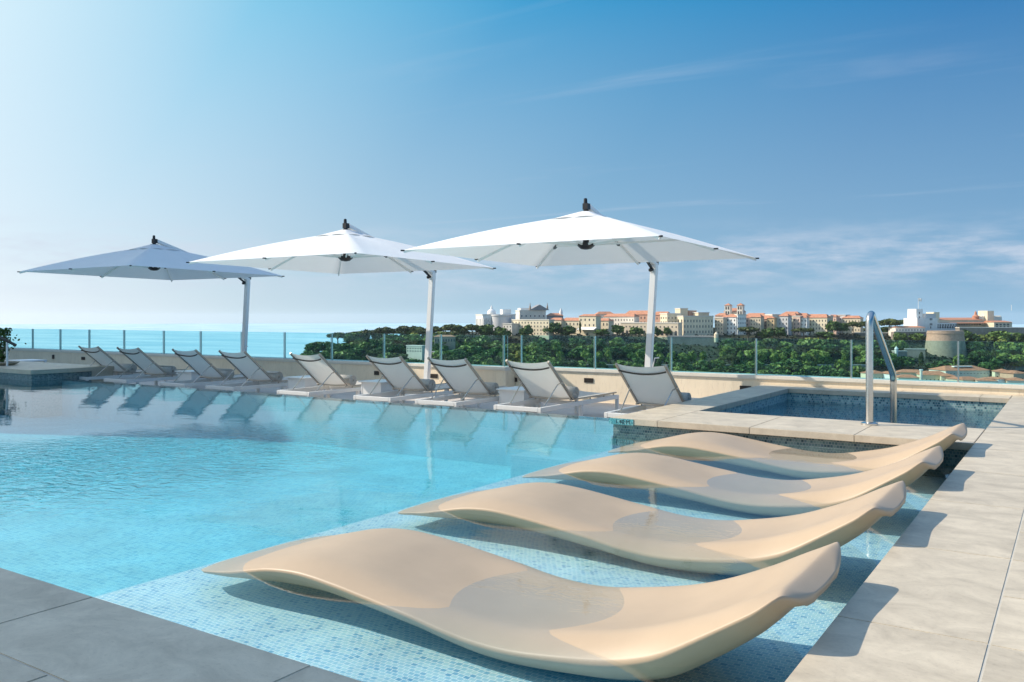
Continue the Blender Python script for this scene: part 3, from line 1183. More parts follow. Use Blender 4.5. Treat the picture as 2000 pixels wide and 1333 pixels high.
# ------------------------------------------------------------------ parasols
def make_parasol():
    r = empty('cantilever_parasol', (0, 0, 0))
    HX, HY = 1.755, 1.62
    cz = lambda y: 1.825 - 0.014 * y         # edge height, a touch higher at the pool side
    apex = Vector((0, 0, 2.36))
    CY = -2.17                               # canopy centre measured from the pole foot
    ring = []
    per = 16
    for e, (a, b) in enumerate((((-HX, -HY), (HX, -HY)), ((HX, -HY), (HX, HY)), ((HX, HY), (-HX, HY)), ((-HX, HY), (-HX, -HY)))):
        for k in range(per):
            u = k / per
            ring.append((a[0] + (b[0] - a[0]) * u, a[1] + (b[1] - a[1]) * u))
    NR = 12
    vs, fs = [], []
    nn = len(ring)
    for s in range(NR + 1):
        u = 0.05 + 0.95 * s / NR
        for i, (x, y) in enumerate(ring):
            ez = cz(y)
            ph = (i % (per // 2)) / (per // 2)
            sag = 0.018 * math.sin(PI * ph) * math.sin(PI * min(u, 0.999)) + 0.012 * math.sin(PI * ph) * u * 0
            z = apex.z + (ez - apex.z) * u + 0.035 * math.sin(PI * u) - sag
            vs.append((x * u, y * u + CY, z))
    for s in range(NR):
        for i in range(nn):
            i2 = (i + 1) % nn
            fs.append((s * nn + i, s * nn + i2, (s + 1) * nn + i2, (s + 1) * nn + i))
    mb = MB()
    mb.add(vs, fs)
    can = mb.build('canopy', M['canopy'], r, smooth=True)
    # vent cap, scalloped
    vs, fs = [], []
    rs = [0.08, 0.2, 0.34, 0.44]
    n = 48
    for k, rr in enumerate(rs):
        for i in range(n):
            a = 2 * PI * i / n
            q = max(abs(math.cos(a)), abs(math.sin(a)))
            rad = rr * (0.9 / q if k else 1) * (0.85 if k else 1)
            x, y = rad * math.cos(a), rad * math.sin(a)
            z = apex.z + 0.045 - rr * 0.30 + (0.014 * abs(math.sin(a * 4)) if k == 3 else 0)
            vs.append((x, y + CY, z))
    for k in range(3):
        for i in range(n):
            i2 = (i + 1) % n
            fs.append((k * n + i, k * n + i2, (k + 1) * n + i2, (k + 1) * n + i))
    mb = MB()
    mb.add(vs, fs)
    mb.build('vent_cap', M['canopy'], can, smooth=True)
    # ribs, struts, end caps
    tips = []
    for i in range(8):
        a = PI / 4 * i
        q = 1 / max(abs(math.cos(a)), abs(math.sin(a)))
        tips.append((HX * q * math.cos(a), HY * q * math.sin(a)))
    hub = Vector((0, CY, 1.93))
    for x, y in tips:
        def on(u):
            return Vector((x * u, y * u + CY, apex.z + (cz(y) - apex.z) * u + 0.035 * math.sin(PI * u) - 0.026))
        rb = MB()
        for k in range(6):
            rb.bar(on(0.05 + 0.94 * k / 6), on(0.05 + 0.94 * (k + 1) / 6 + 0.004), 0.022, 0.03)
        ro = rb.build('rib', M['white'], r)
        sb = MB().bar(hub + (Vector((x, y, 0)).normalized() * 0.09) + Vector((0, 0, 0.02)), on(0.56) - Vector((0, 0, 0.018)), 0.02, 0.026)
        sb.build('strut', M['white'], r)
        dv = Vector((x, y, 0)).normalized()
        tp = on(0.985) + Vector((0, 0, 0.012))
        MB().bar(tp + dv * 0.01, tp + dv * 0.06, 0.026, 0.018).build('end_cap', M['black'], r)
        MB().bar(on(0.55) - Vector((0, 0, 0.02)), on(0.60) - Vector((0, 0, 0.02)), 0.032, 0.03).build('bracket', M['black'], r)
    MB().lathe([(0.02, 1.885), (0.07, 1.895), (0.115, 1.935), (0.115, 1.965), (0.05, 1.965), (0.04, 1.99), (0.04, 2.06)], 0, CY, 20).build('hub', M['black'], r, smooth=True)
    MB().lathe([(0.022, 2.02), (0.022, 2.39)], 0, CY, 12).build('shaft', M['white'], r, smooth=True)
    fn = MB()
    fn.lathe([(0.085, 2.372), (0.075, 2.388), (0.034, 2.395), (0.034, 2.41)], 0, CY, 20)
    fn.box(-0.034, 0.040, CY - 0.034, CY + 0.045, 2.41, 2.490)
    fn.lathe([(0.027, 2.4901), (0.024, 2.53), (0.022, 2.555), (0.008, 2.562)], -0.008, CY, 14)
    fn.build('finial', M['black'], r, smooth=True)
    # mast leans outward a little
    lean = 0.055
    base = Vector((-0.14, 0.02, DK))
    topp = Vector((-0.14 + lean * 2.2, 0.02 + 0.03, 1.70))
    MB().bar(base, topp, 0.10, 0.085, up=(0, 1, 0)).build('mast', M['white'], r, bevel=0.008)
    elb = topp + Vector((0.005, -0.02, 0.10))
    am = MB()
    am.bar(topp - Vector((0, 0, 0.02)), elb + Vector((0, 0.005, 0.03)), 0.101, 0.10, up=(0, 1, 0))
    am.bar(elb + Vector((0, 0.04, 0.0)), Vector((0.0, CY + 0.045, 2.455)), 0.085, 0.06)
    am.build('arm', M['white'], r, bevel=0.008)
    k = MB()
    k.bar(topp + Vector((0, -0.05, 0.02)), topp + Vector((-0.01, -0.28, 0.17)), 0.03, 0.03)
    k.box(topp.x - 0.02, topp.x + 0.05, topp.y + 0.035, topp.y + 0.06, topp.z + 0.10, topp.z + 0.15)
    k.lathe([(0.012, topp.z - 0.01), (0.03, topp.z + 0.0), (0.03, topp.z + 0.035), (0.012, topp.z + 0.045)], topp.x - 0.02, topp.y - 0.09, 12)
    k.build('clamp', M['black'], r, smooth=True)
    c = base.lerp(topp, 0.30)
    MB().tube([c + Vector((0.03, -0.03, 0)), c + Vector((0.09, -0.05, 0.0)), c + Vector((0.13, -0.06, 0.16)), c + Vector((0.20, -0.06, 0.17))], 0.010, 8).build('crank', M['white'], r, smooth=True)
    MB().box(-0.45, 0.31, -0.28, 0.28, DK + 0.001, DK + 0.03).build('base_plate', M['white'], r, bevel=0.006)
    return r


pp = make_parasol()
for i, (x, lab) in enumerate([(-14.75, 'square cantilever parasol in shade at left, greyish canopy over the left loungers'),
                              (-9.75, 'white square cantilever parasol in the middle of the three'),
                              (-5.43, 'sunlit white square cantilever parasol nearest the hot tub, ribs visible underneath')]):
    o = pp if i == 0 else dup(pp)
    o.location = (x + 0.065, 12.12, 0)
    tag(o, lab, 'parasol', 'cantilever parasols over the loungers')



# ------------------------------------------------------------------ sea
SEA = -54.0


def sea_mat():
    m, N, L, b = newmat('sea')
    tc = nd(N, 'ShaderNodeTexCoord')
    mp = nd(N, 'ShaderNodeMapping')
    mp.inputs['Rotation'].default_value = (0, 0, -YAW)
    mp.inputs['Scale'].default_value = (0.0022, 0.0075, 1)
    L.new(tc.outputs['Object'], mp.inputs[0])
    n1 = nd(N, 'ShaderNodeTexNoise', i_Scale=1.0, i_Detail=6.0, i_Roughness=0.6)
    L.new(mp.outputs[0], n1.inputs['Vector'])
    rp = nd(N, 'ShaderNodeValToRGB')
    rp.color_ramp.elements[0].position, rp.color_ramp.elements[1].position = 0.36, 0.64
    rp.color_ramp.elements[0].color = (0.30, 0.54, 0.65, 1)
    rp.color_ramp.elements[1].color = (0.58, 0.74, 0.80, 1)  # both tones lifted pale: sun glitter painted into the base colour
    L.new(n1.outputs['Fac'], rp.inputs[0])
    L.new(rp.outputs[0], b.inputs['Base Color'])
    b.inputs['Roughness'].default_value = 0.45
    b.inputs['IOR'].default_value = 1.33
    n2 = nd(N, 'ShaderNodeTexNoise', i_Scale=0.25, i_Detail=5.0)
    L.new(tc.outputs['Object'], n2.inputs['Vector'])
    bp = nd(N, 'ShaderNodeBump', i_Strength=0.6, i_Distance=1.5)
    L.new(n2.outputs['Fac'], bp.inputs['Height'])
    L.new(bp.outputs[0], b.inputs['Normal'])
    return m


sea = MB()
n = 96
vs, fs = [(0, 0, SEA)], []
radii = [60, 300, 1000, 3000, 7700]
for rr in radii:
    for i in range(n):
        a = 2 * PI * i / n
        vs.append((rr * math.cos(a), rr * math.sin(a), SEA))
for i in range(n):
    fs.append((0, 1 + i, 1 + (i + 1) % n))
for k in range(len(radii) - 1):
    for i in range(n):
        a, b = 1 + k * n + i, 1 + k * n + (i + 1) % n
        fs.append((a, a + n, b + n, b))
sea.add(vs, fs)
tag(sea.build('sea', sea_mat()), kind='structure')


# ------------------------------------------------------------------ the rock
def sstep(a, b, x):
    u = max(0, min(1, (x - a) / (b - a)))
    return u * u * (3 - 2 * u)


D0, D1, ZB, ZT = 548.0, 640.0, -43.0, -12.4


def ground(r, d):
    u = 1000 + FPX * r / d
    if d < D0:
        b = ZB - 3 * min(1, (D0 - d) / 60)
    else:
        b = ZB + (ZT - ZB) * min(1, (d - D0) / (D1 - D0))
    yr = 712 - 17 * sstep(585, 620, u) - 17 * sstep(615, 665, u) - 12 * sstep(660, 730, u) - 8 * sstep(730, 860, u)
    if u < 900:
        b = min(b, 1 - (yr - 620) / FPX * d)
    b += 1.2 * noise.noise(Vector((r * 0.02, d * 0.02, 0)))
    k = sstep(572, 622, u) * (1 - sstep(800, 900, d))
    return -57 + (b + 57) * k


hv, hf = [], []
NR_, ND_ = 150, 60
for j in range(ND_ + 1):
    d = 380 + (920 - 380) * j / ND_
    for i in range(NR_ + 1):
        u = 540 + (2300 - 540) * i / NR_
        r = (u - 1000) / FPX * d
        hv.append(rd(r, d, ground(r, d)))
for j in range(ND_):
    for i in range(NR_):
        a = j * (NR_ + 1) + i
        hf.append((a, a + 1, a + NR_ + 2, a + NR_ + 1))
M['scrub'] = simple('scrub_earth', (0.035, 0.045, 0.022), 0.9, 0.5, 0.12)
hb = MB().add(hv, hf)
tag(hb.build('hill', M['scrub'], smooth=True), kind='structure')

M['leaf_pine'] = leaf_mat('pine_leaf', (0.014, 0.036, 0.010), (0.120, 0.150, 0.036))
M['leaf_dark'] = leaf_mat('dark_leaf', (0.014, 0.052, 0.013), (0.145, 0.235, 0.05))
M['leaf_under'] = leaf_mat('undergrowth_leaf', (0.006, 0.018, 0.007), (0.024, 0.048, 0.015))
M['leaf_light'] = leaf_mat('light_leaf', (0.065, 0.125, 0.022), (0.32, 0.37, 0.08))
M['bark'] = simple('bark', (0.16, 0.12, 0.085), 0.9, 0.3, 2)


def leaf_quad(vs, fs, c, size, rng, outward=None):
    n_ = Vector((rng.gauss(0, 1), rng.gauss(0, 1), rng.gauss(0, 1)))
    if outward is not None:
        n_ = n_ * 0.55 + outward
    n_.normalize()
    t = n_.orthogonal().normalized()
    t.rotate(Matrix.Rotation(rng.uniform(0, 2 * PI), 3, n_))
    b = n_.cross(t)
    o = len(vs)
    w = size * rng.uniform(0.35, 0.6)
    l = size * rng.uniform(0.5, 0.85)
    for p in (-t * w, b * l, t * w, -b * l):
        vs.append(c + p)
    fs.append((o, o + 1, o + 2, o + 3))


def crown_mesh(name, mat, kind, seed, clumps=30, per=34, leaf=0.17):
    """unit crown about 1 wide and 1 high above its base, leaves on lumpy clumps"""
    rng = random.Random(seed)
    vs, fs = [], []
    for c in range(clumps):
        while True:
            p = Vector((rng.uniform(-1, 1), rng.uniform(-1, 1), rng.uniform(-1, 1)))
            if 0.25 < p.length < 1:
                break
        if kind == 'umbrella':
            ctr = Vector((p.x * 0.46, p.y * 0.46, 0.72 + 0.16 * abs(p.z) - 0.10 * (p.x ** 2 + p.y ** 2)))
            rad = Vector((0.16, 0.16, 0.09)) * rng.uniform(0.8, 1.2)
        elif kind == 'round':
            ctr = Vector((p.x * 0.36, p.y * 0.36, 0.56 + p.z * 0.33))
            rad = Vector((0.17, 0.17, 0.13)) * rng.uniform(0.7, 1.25)
        elif kind == 'tall':
            ctr = Vector((p.x * 0.24, p.y * 0.24, 0.52 + p.z * 0.40))
            rad = Vector((0.13, 0.13, 0.12)) * rng.uniform(0.7, 1.2)
        else:
            ctr = Vector((p.x * 0.42, p.y * 0.42, 0.40 + p.z * 0.30))
            rad = Vector((0.19, 0.19, 0.15)) * rng.uniform(0.7, 1.3)
        for k in range(per):
            q = Vector((rng.gauss(0, 1), rng.gauss(0, 1), rng.gauss(0.25, 1))).normalized()
            pos = ctr + Vector((q.x * rad.x, q.y * rad.y, q.z * rad.z)) * rng.uniform(0.75, 1.05)
            leaf_quad(vs, fs, pos, leaf * rng.uniform(0.7, 1.2), rng, q)
    return MB().add(vs, fs).mesh(name, mat)


def trunk_mesh(h=0.5, w=0.035):
    mb = MB()
    mb.tube([(0, 0, -0.15), (0.01, 0, h * 0.5), (0, 0.01, h)], [w, w * 0.75, w * 0.5], 7)
    for i in range(4):
        a = i * PI / 2 + 0.4
        mb.tube([(0, 0, h * (0.6 + 0.08 * i)), (0.16 * math.cos(a), 0.16 * math.sin(a), h * 1.15)], [w * 0.5, w * 0.2], 5)
    return mb.mesh('trunk', M['bark'], smooth=True)


CROWNS = {
    'pine': [crown_mesh('pine_crown', M['leaf_pine'], 'umbrella', 1, 26, 40, 0.13), crown_mesh('pine_crown', M['leaf_pine'], 'umbrella', 2, 26, 40, 0.13)],
    'leafy': [crown_mesh('leafy_crown', M['leaf_dark'], 'bushy', 3), crown_mesh('leafy_crown', M['leaf_dark'], 'round', 4), crown_mesh('leafy_crown', M['leaf_dark'], 'bushy', 5)],
    'light': [crown_mesh('light_crown', M['leaf_light'], 'round', 6), crown_mesh('light_crown', M['leaf_light'], 'bushy', 8)],
    'street': [crown_mesh('street_crown', M['leaf_light'], 'round', 9, 22, 34, 0.15), crown_mesh('street_crown', M['leaf_light'], 'round', 10, 22, 34, 0.15)],
    'cypress': [crown_mesh('cypress_crown', M['leaf_pine'], 'tall', 11, 26, 30, 0.13)],
}
TRUNK = trunk_mesh(0.62, 0.035)
STRUNK = trunk_mesh(0.42, 0.028)
KN = {'pine': ('pine_tree', 'dark spreading pine'), 'leafy': ('leafy_tree', 'dense mid green tree'), 'light': ('leafy_tree', 'pale yellowish green tree'),
      'street': ('street_tree', 'small round light green tree with bare trunk'), 'cypress': ('cypress_tree', 'narrow dark upright tree')}
TREES = []


def tree(kind, px, pyb, d, wpx, hpx, label, group):
    """px,pyb: where the foot stands; wpx,hpx: crown width and total height as the photo shows them at that distance"""
    p = P(px, pyb, d)
    e = empty(KN[kind][0], p, random.uniform(0, 6.28))
    w, h = wpx / FPX * d, hpx / FPX * d
    c = link('crown', random.choice(CROWNS[kind]), e)
    c.scale = (w, w * random.uniform(0.9, 1.1), h)
    t = link('trunk', STRUNK if kind == 'street' else TRUNK, e)
    t.scale = (max(w, h * 0.6), max(w, h * 0.6), h)
    tag(e, label, 'tree', group)
    TREES.append(e)
    return e


def slope_d(y):
    k = (ZT - ZB) / (D1 - D0)
    # ZB + k (d-D0) = 1 - (y-620)/F d
    d = (1 - ZB + k * D0) / (k + (y - 620) / FPX)
    return max(D0 - 30, min(D1, d))


rt = random.Random(21)
ZONES = [(0, 800, 'on the headland above the sea at left'), (800, 1120, 'on the slope below the domed museum and cream block'),
         (1120, 1330, 'on the slope below the cream hotel with awning'), (1330, 1500, 'on the slope below the rampart wall'),
         (1500, 1740, 'on the slope below the row of old houses'), (1740, 2200, 'on the slope below the round bastion and palace')]


def zone(x):
    for a, b, t in ZONES:
        if a <= x < b:
            return t


GR = 'trees on the wooded hillside'
y = 668.0
row = 0
while y < 752:
    x = 600 + rt.uniform(0, 15)
    while x < 2030:
        xx, yy = x + rt.uniform(-8, 8), y + rt.uniform(-5, 5)
        x += rt.uniform(24, 32)
        left_top = 700 - 45 * sstep(600, 760, xx)
        if yy < left_top + 2:
            continue
        if xx > 925 and yy < 683:
            continue
        if 1770 < xx < 1900 and yy < 716:
            continue
        if 1795 < xx < 1885 and yy < 705:
            continue
        if 1725 < xx < 1800 and 690 < yy < 716:
            continue
        if xx > 1690 and yy > 726:
            continue
        if 1300 < xx < 1410 and yy < 705:
            continue
        if 775 < xx < 840 and 682 < yy < 712:
            continue
        if 1060 < xx < 1690 and 705 < yy < 719:
            continue
        kd = rt.choices(['leafy', 'light', 'pine', 'cypress'], [4.4, 3.4, 2.2 if xx < 900 else 0.8, 0.25])[0]
        wd = rt.uniform(28, 44) if kd != 'cypress' else rt.uniform(14, 18)
        hh = rt.uniform(22, 30) if kd != 'cypress' else rt.uniform(26, 32)
        dd = slope_d(yy)
        tree(kd, xx, yy, dd, wd, hh, '%s %s' % (KN[kd][1], zone(xx)), GR)
    y += 11.0
    row += 1
# promenade trees with bare trunks
for i, px in enumerate([1092, 1146, 1171, 1190, 1248, 1268, 1290, 1312, 1336, 1352, 1374, 1410, 1448, 1468, 1488, 1510, 1528, 1552, 1571, 1592, 1612, 1650]):
    hh = rt.uniform(22, 29)
    tree('street', px + rt.uniform(-2, 2), 710 + rt.uniform(-1, 2) + (px - 1200) * 0.006, 578, rt.uniform(17, 24), hh, 'small round light green tree on bare trunk along the promenade wall', 'promenade trees')
# skyline trees, each told apart by its neighbours
SKY = [('leafy', 617, 693, 600, 46, 25, 'isolated dark tree at the very tip of the headland, sea behind it'),
       ('pine', 660, 676, 606, 44, 27, 'dark pine second from the tip of the headland'),
       ('pine', 719, 672, 615, 36, 28, 'flat topped umbrella pine rising alone above the headland skyline'),
       ('leafy', 690, 680, 612, 44, 32, 'dense dark tree left of the lone umbrella pine'),
       ('pine', 752, 668, 622, 40, 30, 'dark pine right of the lone umbrella pine'),
       ('pine', 790, 664, 628, 38, 28, 'pine on the skyline left of the middle parasol mast'),
       ('pine', 812, 664, 630, 40, 27, 'pine on the skyline just left of the middle parasol mast'),
       ('pine', 848, 664, 634, 38, 27, 'pine on the skyline just right of the middle parasol mast'),
       ('pine', 884, 662, 634, 52, 29, 'wide dark pine between the parasol mast and the museum'),
       ('pine', 922, 660, 630, 36, 27, 'pine left of the domed museum'),
       ('leafy', 950, 660, 628, 40, 26, 'green tree below the museum colonnade'),
       ('leafy', 980, 662, 628, 36, 28, 'green tree below the museum apse'),
       ('leafy', 1027, 656, 630, 25, 25, 'small tree standing before the cream four storey block'),
       ('leafy', 1081, 654, 630, 32, 28, 'dark tree at the right end of the cream four storey block'),
       ('leafy', 1108, 655, 630, 30, 22, 'dark bushy tree before the low red roofed house'),
       ('cypress', 1133, 653, 630, 8, 26, 'narrow palm-like tree left of the white awning'),
       ('leafy', 1176, 657, 632, 30, 14, 'low dark tree right of the white awning'),
       ('leafy', 1205, 655, 630, 26, 20, 'green tree before the long pale facade'),
       ('leafy', 1242, 656, 628, 24, 20, 'round green tree before the arcaded beige building'),
       ('leafy', 1283, 655, 630, 20, 19, 'dark tree at the right end of the arcaded building'),
       ('leafy', 1303, 655, 630, 14, 18, 'small dark tree left of the tall cream corner house'),
       ('pine', 1461, 662, 628, 42, 24, 'dark spreading tree below the white old house'),
       ('leafy', 1496, 660, 628, 34, 22, 'dark tree below the ochre old house'),
       ('leafy', 1521, 660, 628, 28, 24, 'tall dark tree below the pale old houses'),
       ('pine', 1569, 660, 626, 44, 20, 'wide dark tree below the pink old house'),
       ('leafy', 1610, 662, 626, 34, 16, 'low tree below the cream red roofed house'),
       ('leafy', 1627, 650, 634, 26, 28, 'tall bright green tree before the white modern house'),
       ('leafy', 1646, 650, 634, 20, 22, 'bright green tree right of the tall one before the modern house'),
       ('pine', 1666, 652, 632, 30, 24, 'dark pine before the last cream house of the row'),
       ('pine', 1690, 652, 640, 30, 25, 'dark pine just left of the steel handrail top'),
       ('pine', 1738, 656, 640, 44, 34, 'big umbrella pine between handrail and palace'),
       ('pine', 1768, 646, 660, 40, 22, 'light umbrella pine touching the palace left wing'),
       ('leafy', 1757, 668, 620, 26, 22, 'dark tree below the low cream palace annex'),
       ('leafy', 1790, 668, 618, 30, 20, 'dark tree left of the round bastion'),
       ('leafy', 1893, 672, 622, 36, 32, 'brownish green tree right of the round bastion'),
       ('light', 1925, 672, 618, 30, 24, 'light green tree before the palace rampart'),
       ('leafy', 1952, 672, 618, 42, 30, 'broad green tree before the right end of the palace rampart'),
       ('leafy', 1988, 674, 618, 30, 24, 'green tree at the right edge below the palace'),
       ('light', 1425, 735, 540, 34, 26, 'light green bush above the parapet below the rampart turret'),
       ('cypress', 1433, 728, 548, 14, 38, 'slim yellow green tree beside the promenade bend'),
       ('leafy', 1380, 738, 536, 40, 22, 'low green bush just above the parapet coping'),
       ('light', 1492, 732, 545, 14, 13, 'small pale palm above the parapet coping')]
for t in SKY:
    t = list(t)
    if t[2] > 664:
        t[3] = slope_d(t[2])
    tree(*t, 'trees on the skyline and before the old town')

for i, px in enumerate([700, 735, 768, 800, 832, 866, 900, 930, 1388, 1404, 1686, 1702, 1718, 1734, 1752, 1776]):
    tree('pine' if i % 3 else 'leafy', px, 657 if px > 850 else 662, 680, rt.uniform(32, 42), rt.uniform(15, 20), 'dark low tree at the back edge of the plateau', 'trees at the back of the plateau')

# undergrowth: leaves too many to count
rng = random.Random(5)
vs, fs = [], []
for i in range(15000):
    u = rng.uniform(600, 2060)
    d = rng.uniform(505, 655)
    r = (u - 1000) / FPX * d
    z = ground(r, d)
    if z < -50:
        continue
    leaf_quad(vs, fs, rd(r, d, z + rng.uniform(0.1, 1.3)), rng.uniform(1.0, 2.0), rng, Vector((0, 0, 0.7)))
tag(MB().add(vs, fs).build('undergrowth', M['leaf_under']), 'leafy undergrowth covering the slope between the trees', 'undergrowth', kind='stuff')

# ------------------------------------------------------------------ old town
WC = {}
for nme, c in dict(cream=(0.70, 0.60, 0.43), pale=(0.70, 0.64, 0.55), pink=(0.66, 0.47, 0.37), ochre=(0.60, 0.43, 0.24), salmon=(0.62, 0.36, 0.25),
                   white=(0.74, 0.72, 0.68), beige=(0.60, 0.50, 0.37), green=(0.58, 0.60, 0.48), stone=(0.36, 0.32, 0.26), lead=(0.24, 0.24, 0.25),
                   brown=(0.34, 0.26, 0.20), grey=(0.52, 0.51, 0.50)).items():
    WC[nme] = simple('render_' + nme, [min(0.84, x * 1.12) for x in c], 0.85, 0.10, 0.25)
M['rooftile'] = simple('roof_tile', (0.50, 0.23, 0.135), 0.8, 0.28, 0.9)
M['winpane'] = simple('window_dark', (0.05, 0.055, 0.06), 0.3, 0.3, 0.5)
M['trim'] = simple('pale_trim', (0.72, 0.67, 0.58), 0.8)
M['bastionstone'] = stone('bastion_stone', (0.40, 0.31, 0.225), scale=0.3, contrast=0.35)
M['lowroof'] = simple('low_town_roof', (0.55, 0.215, 0.115), 0.8, 0.3, 0.9)
M['rubble'] = stone('rubble_stone', (0.27, 0.24, 0.20), scale=0.25, contrast=0.35)
WIN = MB().box(-0.5, 0.5, -0.09, 0.02, 0, 1).mesh('window', M['winpane'])
ARC = MB()
_p = [(-0.5, 0), (0.5, 0), (0.5, 0.62)] + [(0.5 * math.cos(a * PI / 8), 0.62 + 0.38 * math.sin(a * PI / 8)) for a in range(1, 8)] + [(-0.5, 0.62)]
_n = len(_p)
ARC.add([(x, -0.09, z) for x, z in _p] + [(x, 0.02, z) for x, z in _p], [tuple(range(_n - 1, -1, -1))] + [(i, (i + 1) % _n, (i + 1) % _n + _n, i + _n) for i in range(_n)])
ARCM = ARC.mesh('arch', M['winpane'])


def hip(mb, w, dep, z, h, ov=0.5, ridge=0.55, x0=0, y0=0):
    a, b = w / 2 + ov, dep / 2 + ov
    cy = dep / 2 + y0
    if w >= dep:
        rx, ry = max(0, a - b * ridge * 1.2), 0
    else:
        rx, ry = 0, max(0, b - a * ridge * 1.2)
    vs = [(x0 - a, cy - b, z), (x0 + a, cy - b, z), (x0 + a, cy + b, z), (x0 - a, cy + b, z),
          (x0 - rx, cy - ry, z + h), (x0 + rx, cy - ry, z + h), (x0 + rx, cy + ry, z + h), (x0 - rx, cy + ry, z + h)]
    mb.add(vs, [(0, 3, 2, 1), (0, 1, 5, 4), (1, 2, 6, 5), (2, 3, 7, 6), (3, 0, 4, 7), (4, 5, 6, 7)])
    return mb


def bld(name, label, x0, x1, yt, yb, d, wall, a=0.0, roof='flat', rpx=5, win=None, dep=12.0, group=None, cat='house', sidewin=0, arch=None, roofmat='rooftile'):
    w = (x1 - x0) / FPX * d / math.cos(R(a)) * (0.97 if a else 1)
    h = (yb - yt) / FPX * d
    e = empty(name, P((x0 + x1) / 2, yb, d), YAW + R(a))
    tag(e, label, cat, group)
    b = MB().box(-w / 2, w / 2, 0, dep, -6, h)
    b.build('wall', WC[wall], e)
    if roof == 'flat':
        MB().box(-w / 2 - 0.3, w / 2 + 0.3, -0.3, dep + 0.3, h + 0.01, h + 0.7).build('cornice', M['trim'], e)
    elif roof == 'hip':
        hip(MB(), w, dep, h + 0.01, rpx / FPX * d).build('roof', M[roofmat], e)
    elif roof == 'gable':
        rh = rpx / FPX * d
        MB().add([(-w / 2 - .4, -.5, h + .01), (w / 2 + .4, -.5, h + .01), (w / 2 + .4, dep + .5, h + .01), (-w / 2 - .4, dep + .5, h + .01),
                  (-w / 2 - .4, dep / 2, h + rh), (w / 2 + .4, dep / 2, h + rh)],
                 [(0, 3, 2, 1), (0, 1, 5, 4), (2, 3, 4, 5), (1, 2, 5), (3, 0, 4)]).build('roof', M['rooftile'], e)
    if win:
        nx_, ny_, wf, hf_, top, bot = win
        for j in range(ny_):
            for i in range(nx_):
                cw, ch = w / nx_, (h * (1 - top - bot)) / ny_
                o = link('window', WIN, e)
                o.location = (-w / 2 + cw * (i + 0.5), 0, h * bot + ch * (j + 0.5 - hf_ / 2))
                o.scale = (cw * wf * 0.8, 1, ch * hf_ * 0.9)
        if sidewin:
            for j in range(ny_):
                for i in range(sidewin):
                    ch = (h * (1 - top - bot)) / ny_
                    cw = dep / sidewin
                    o = link('window', WIN, e)
                    o.location = (-w / 2, cw * (i + 0.5), h * bot + ch * (j + 0.5 - hf_ / 2))
                    o.rotation_euler = (0, 0, R(-90))
                    o.scale = (cw * 0.35, 1, ch * hf_)
    if arch:
        na, z0, z1, wf = arch
        for i in range(na):
            cw = w / na
            o = link('arch', ARCM, e)
            o.location = (-w / 2 + cw * (i + 0.5), 0, h * z0)
            o.scale = (cw * wf, 1, h * (z1 - z0))
    return e, w, h


# museum
e, w, h = bld('museum', 'white domed museum with colonnade at the left end of the old town', 942, 1008, 616, 655, 660, 'white', a=14, dep=26, cat='museum', win=(9, 1, 0.35, 0.7, 0.1, 0.3), sidewin=5)
MB().lathe([(7.6, 0), (7.6, h - 1), (8.0, h - 0.8), (8.0, h + 0.4), (7.2, h + 0.5)], 1.5, -1.0, 28).build('apse', WC['grey'], e, smooth=True)
MB().lathe([(3.4, h + 0.7), (3.4, h + 1.8), (3.0, h + 3.2), (1.9, h + 4.3), (0.9, h + 4.7), (0.9, h + 6.0), (0.5, h + 6.8), (0.1, h + 7.6)], -4.2, 8, 20).build('dome', WC['white'], e, smooth=True)
for i in range(7):
    MB().lathe([(0.5, 0), (0.42, h - 2)], -w / 2 + 1 + i * 1.25, -0.6, 10).build('column', WC['white'], e, smooth=True)
MB().box(4, 11, 6, 14, h + 0.7, h + 4.5).build('roof_block', WC['white'], e)
bld('apartment_block', 'long cream four storey block with rows of small windows right of the museum', 998, 1072, 626, 656, 640, 'cream', a=-40, win=(12, 4, 0.34, 0.5, 0.04, 0.02), dep=6, cat='building')
bld('apartment_block', 'low pale wing between the museum and the cream four storey block', 982, 1000, 634, 656, 642, 'pale', a=-36, win=(3, 3, 0.34, 0.45, 0.05, 0.05), dep=10, cat='building')
e, w, h = bld('pavilion', 'grey pedimented pavilion rising behind the cream block', 1014, 1067, 608, 640, 690, 'pale', a=10, win=(6, 1, 0.3, 0.25, 0.1, 0.5), dep=18, cat='building')
pw = w * 0.26
MB().add([(3 - pw, -1.2, h + .75), (3 + pw + 5, -1.2, h + .75), (3 + 2.5, -1.2, h + 5.2), (3 - pw, 12, h + .75), (3 + pw + 5, 12, h + .75), (5.5, 12, h + 5.2)],
         [(0, 1, 2), (5, 4, 3), (0, 2, 5, 3), (1, 4, 5, 2), (0, 3, 4, 1)]).build('pediment', WC['lead'], e)
MB().box(-w / 2 + 1, -2, 2, 14, h + 0.72, h + 2.4).build('parapet', WC['white'], e)
for x in (-2.2, 12.0):
    MB().lathe([(0.9, h + .72), (0.7, h + 3.5), (0.25, h + 5.0), (0.35, h + 5.6), (0.05, h + 6.6)], x, 0, 10).build('statue', WC['brown'], e, smooth=True)
e, w, h = bld('chapel', 'small dark turret roof with white lantern right of the pedimented pavilion', 1068, 1100, 617, 640, 690, 'lead', dep=10, roof='hip', rpx=5, cat='building')
MB().lathe([(1.3, h), (1.3, h + 3.4), (0.8, h + 4.4), (0.2, h + 6)], 5, 3, 12).build('lantern', WC['white'], e, smooth=True)
RH = 'houses of the old town'
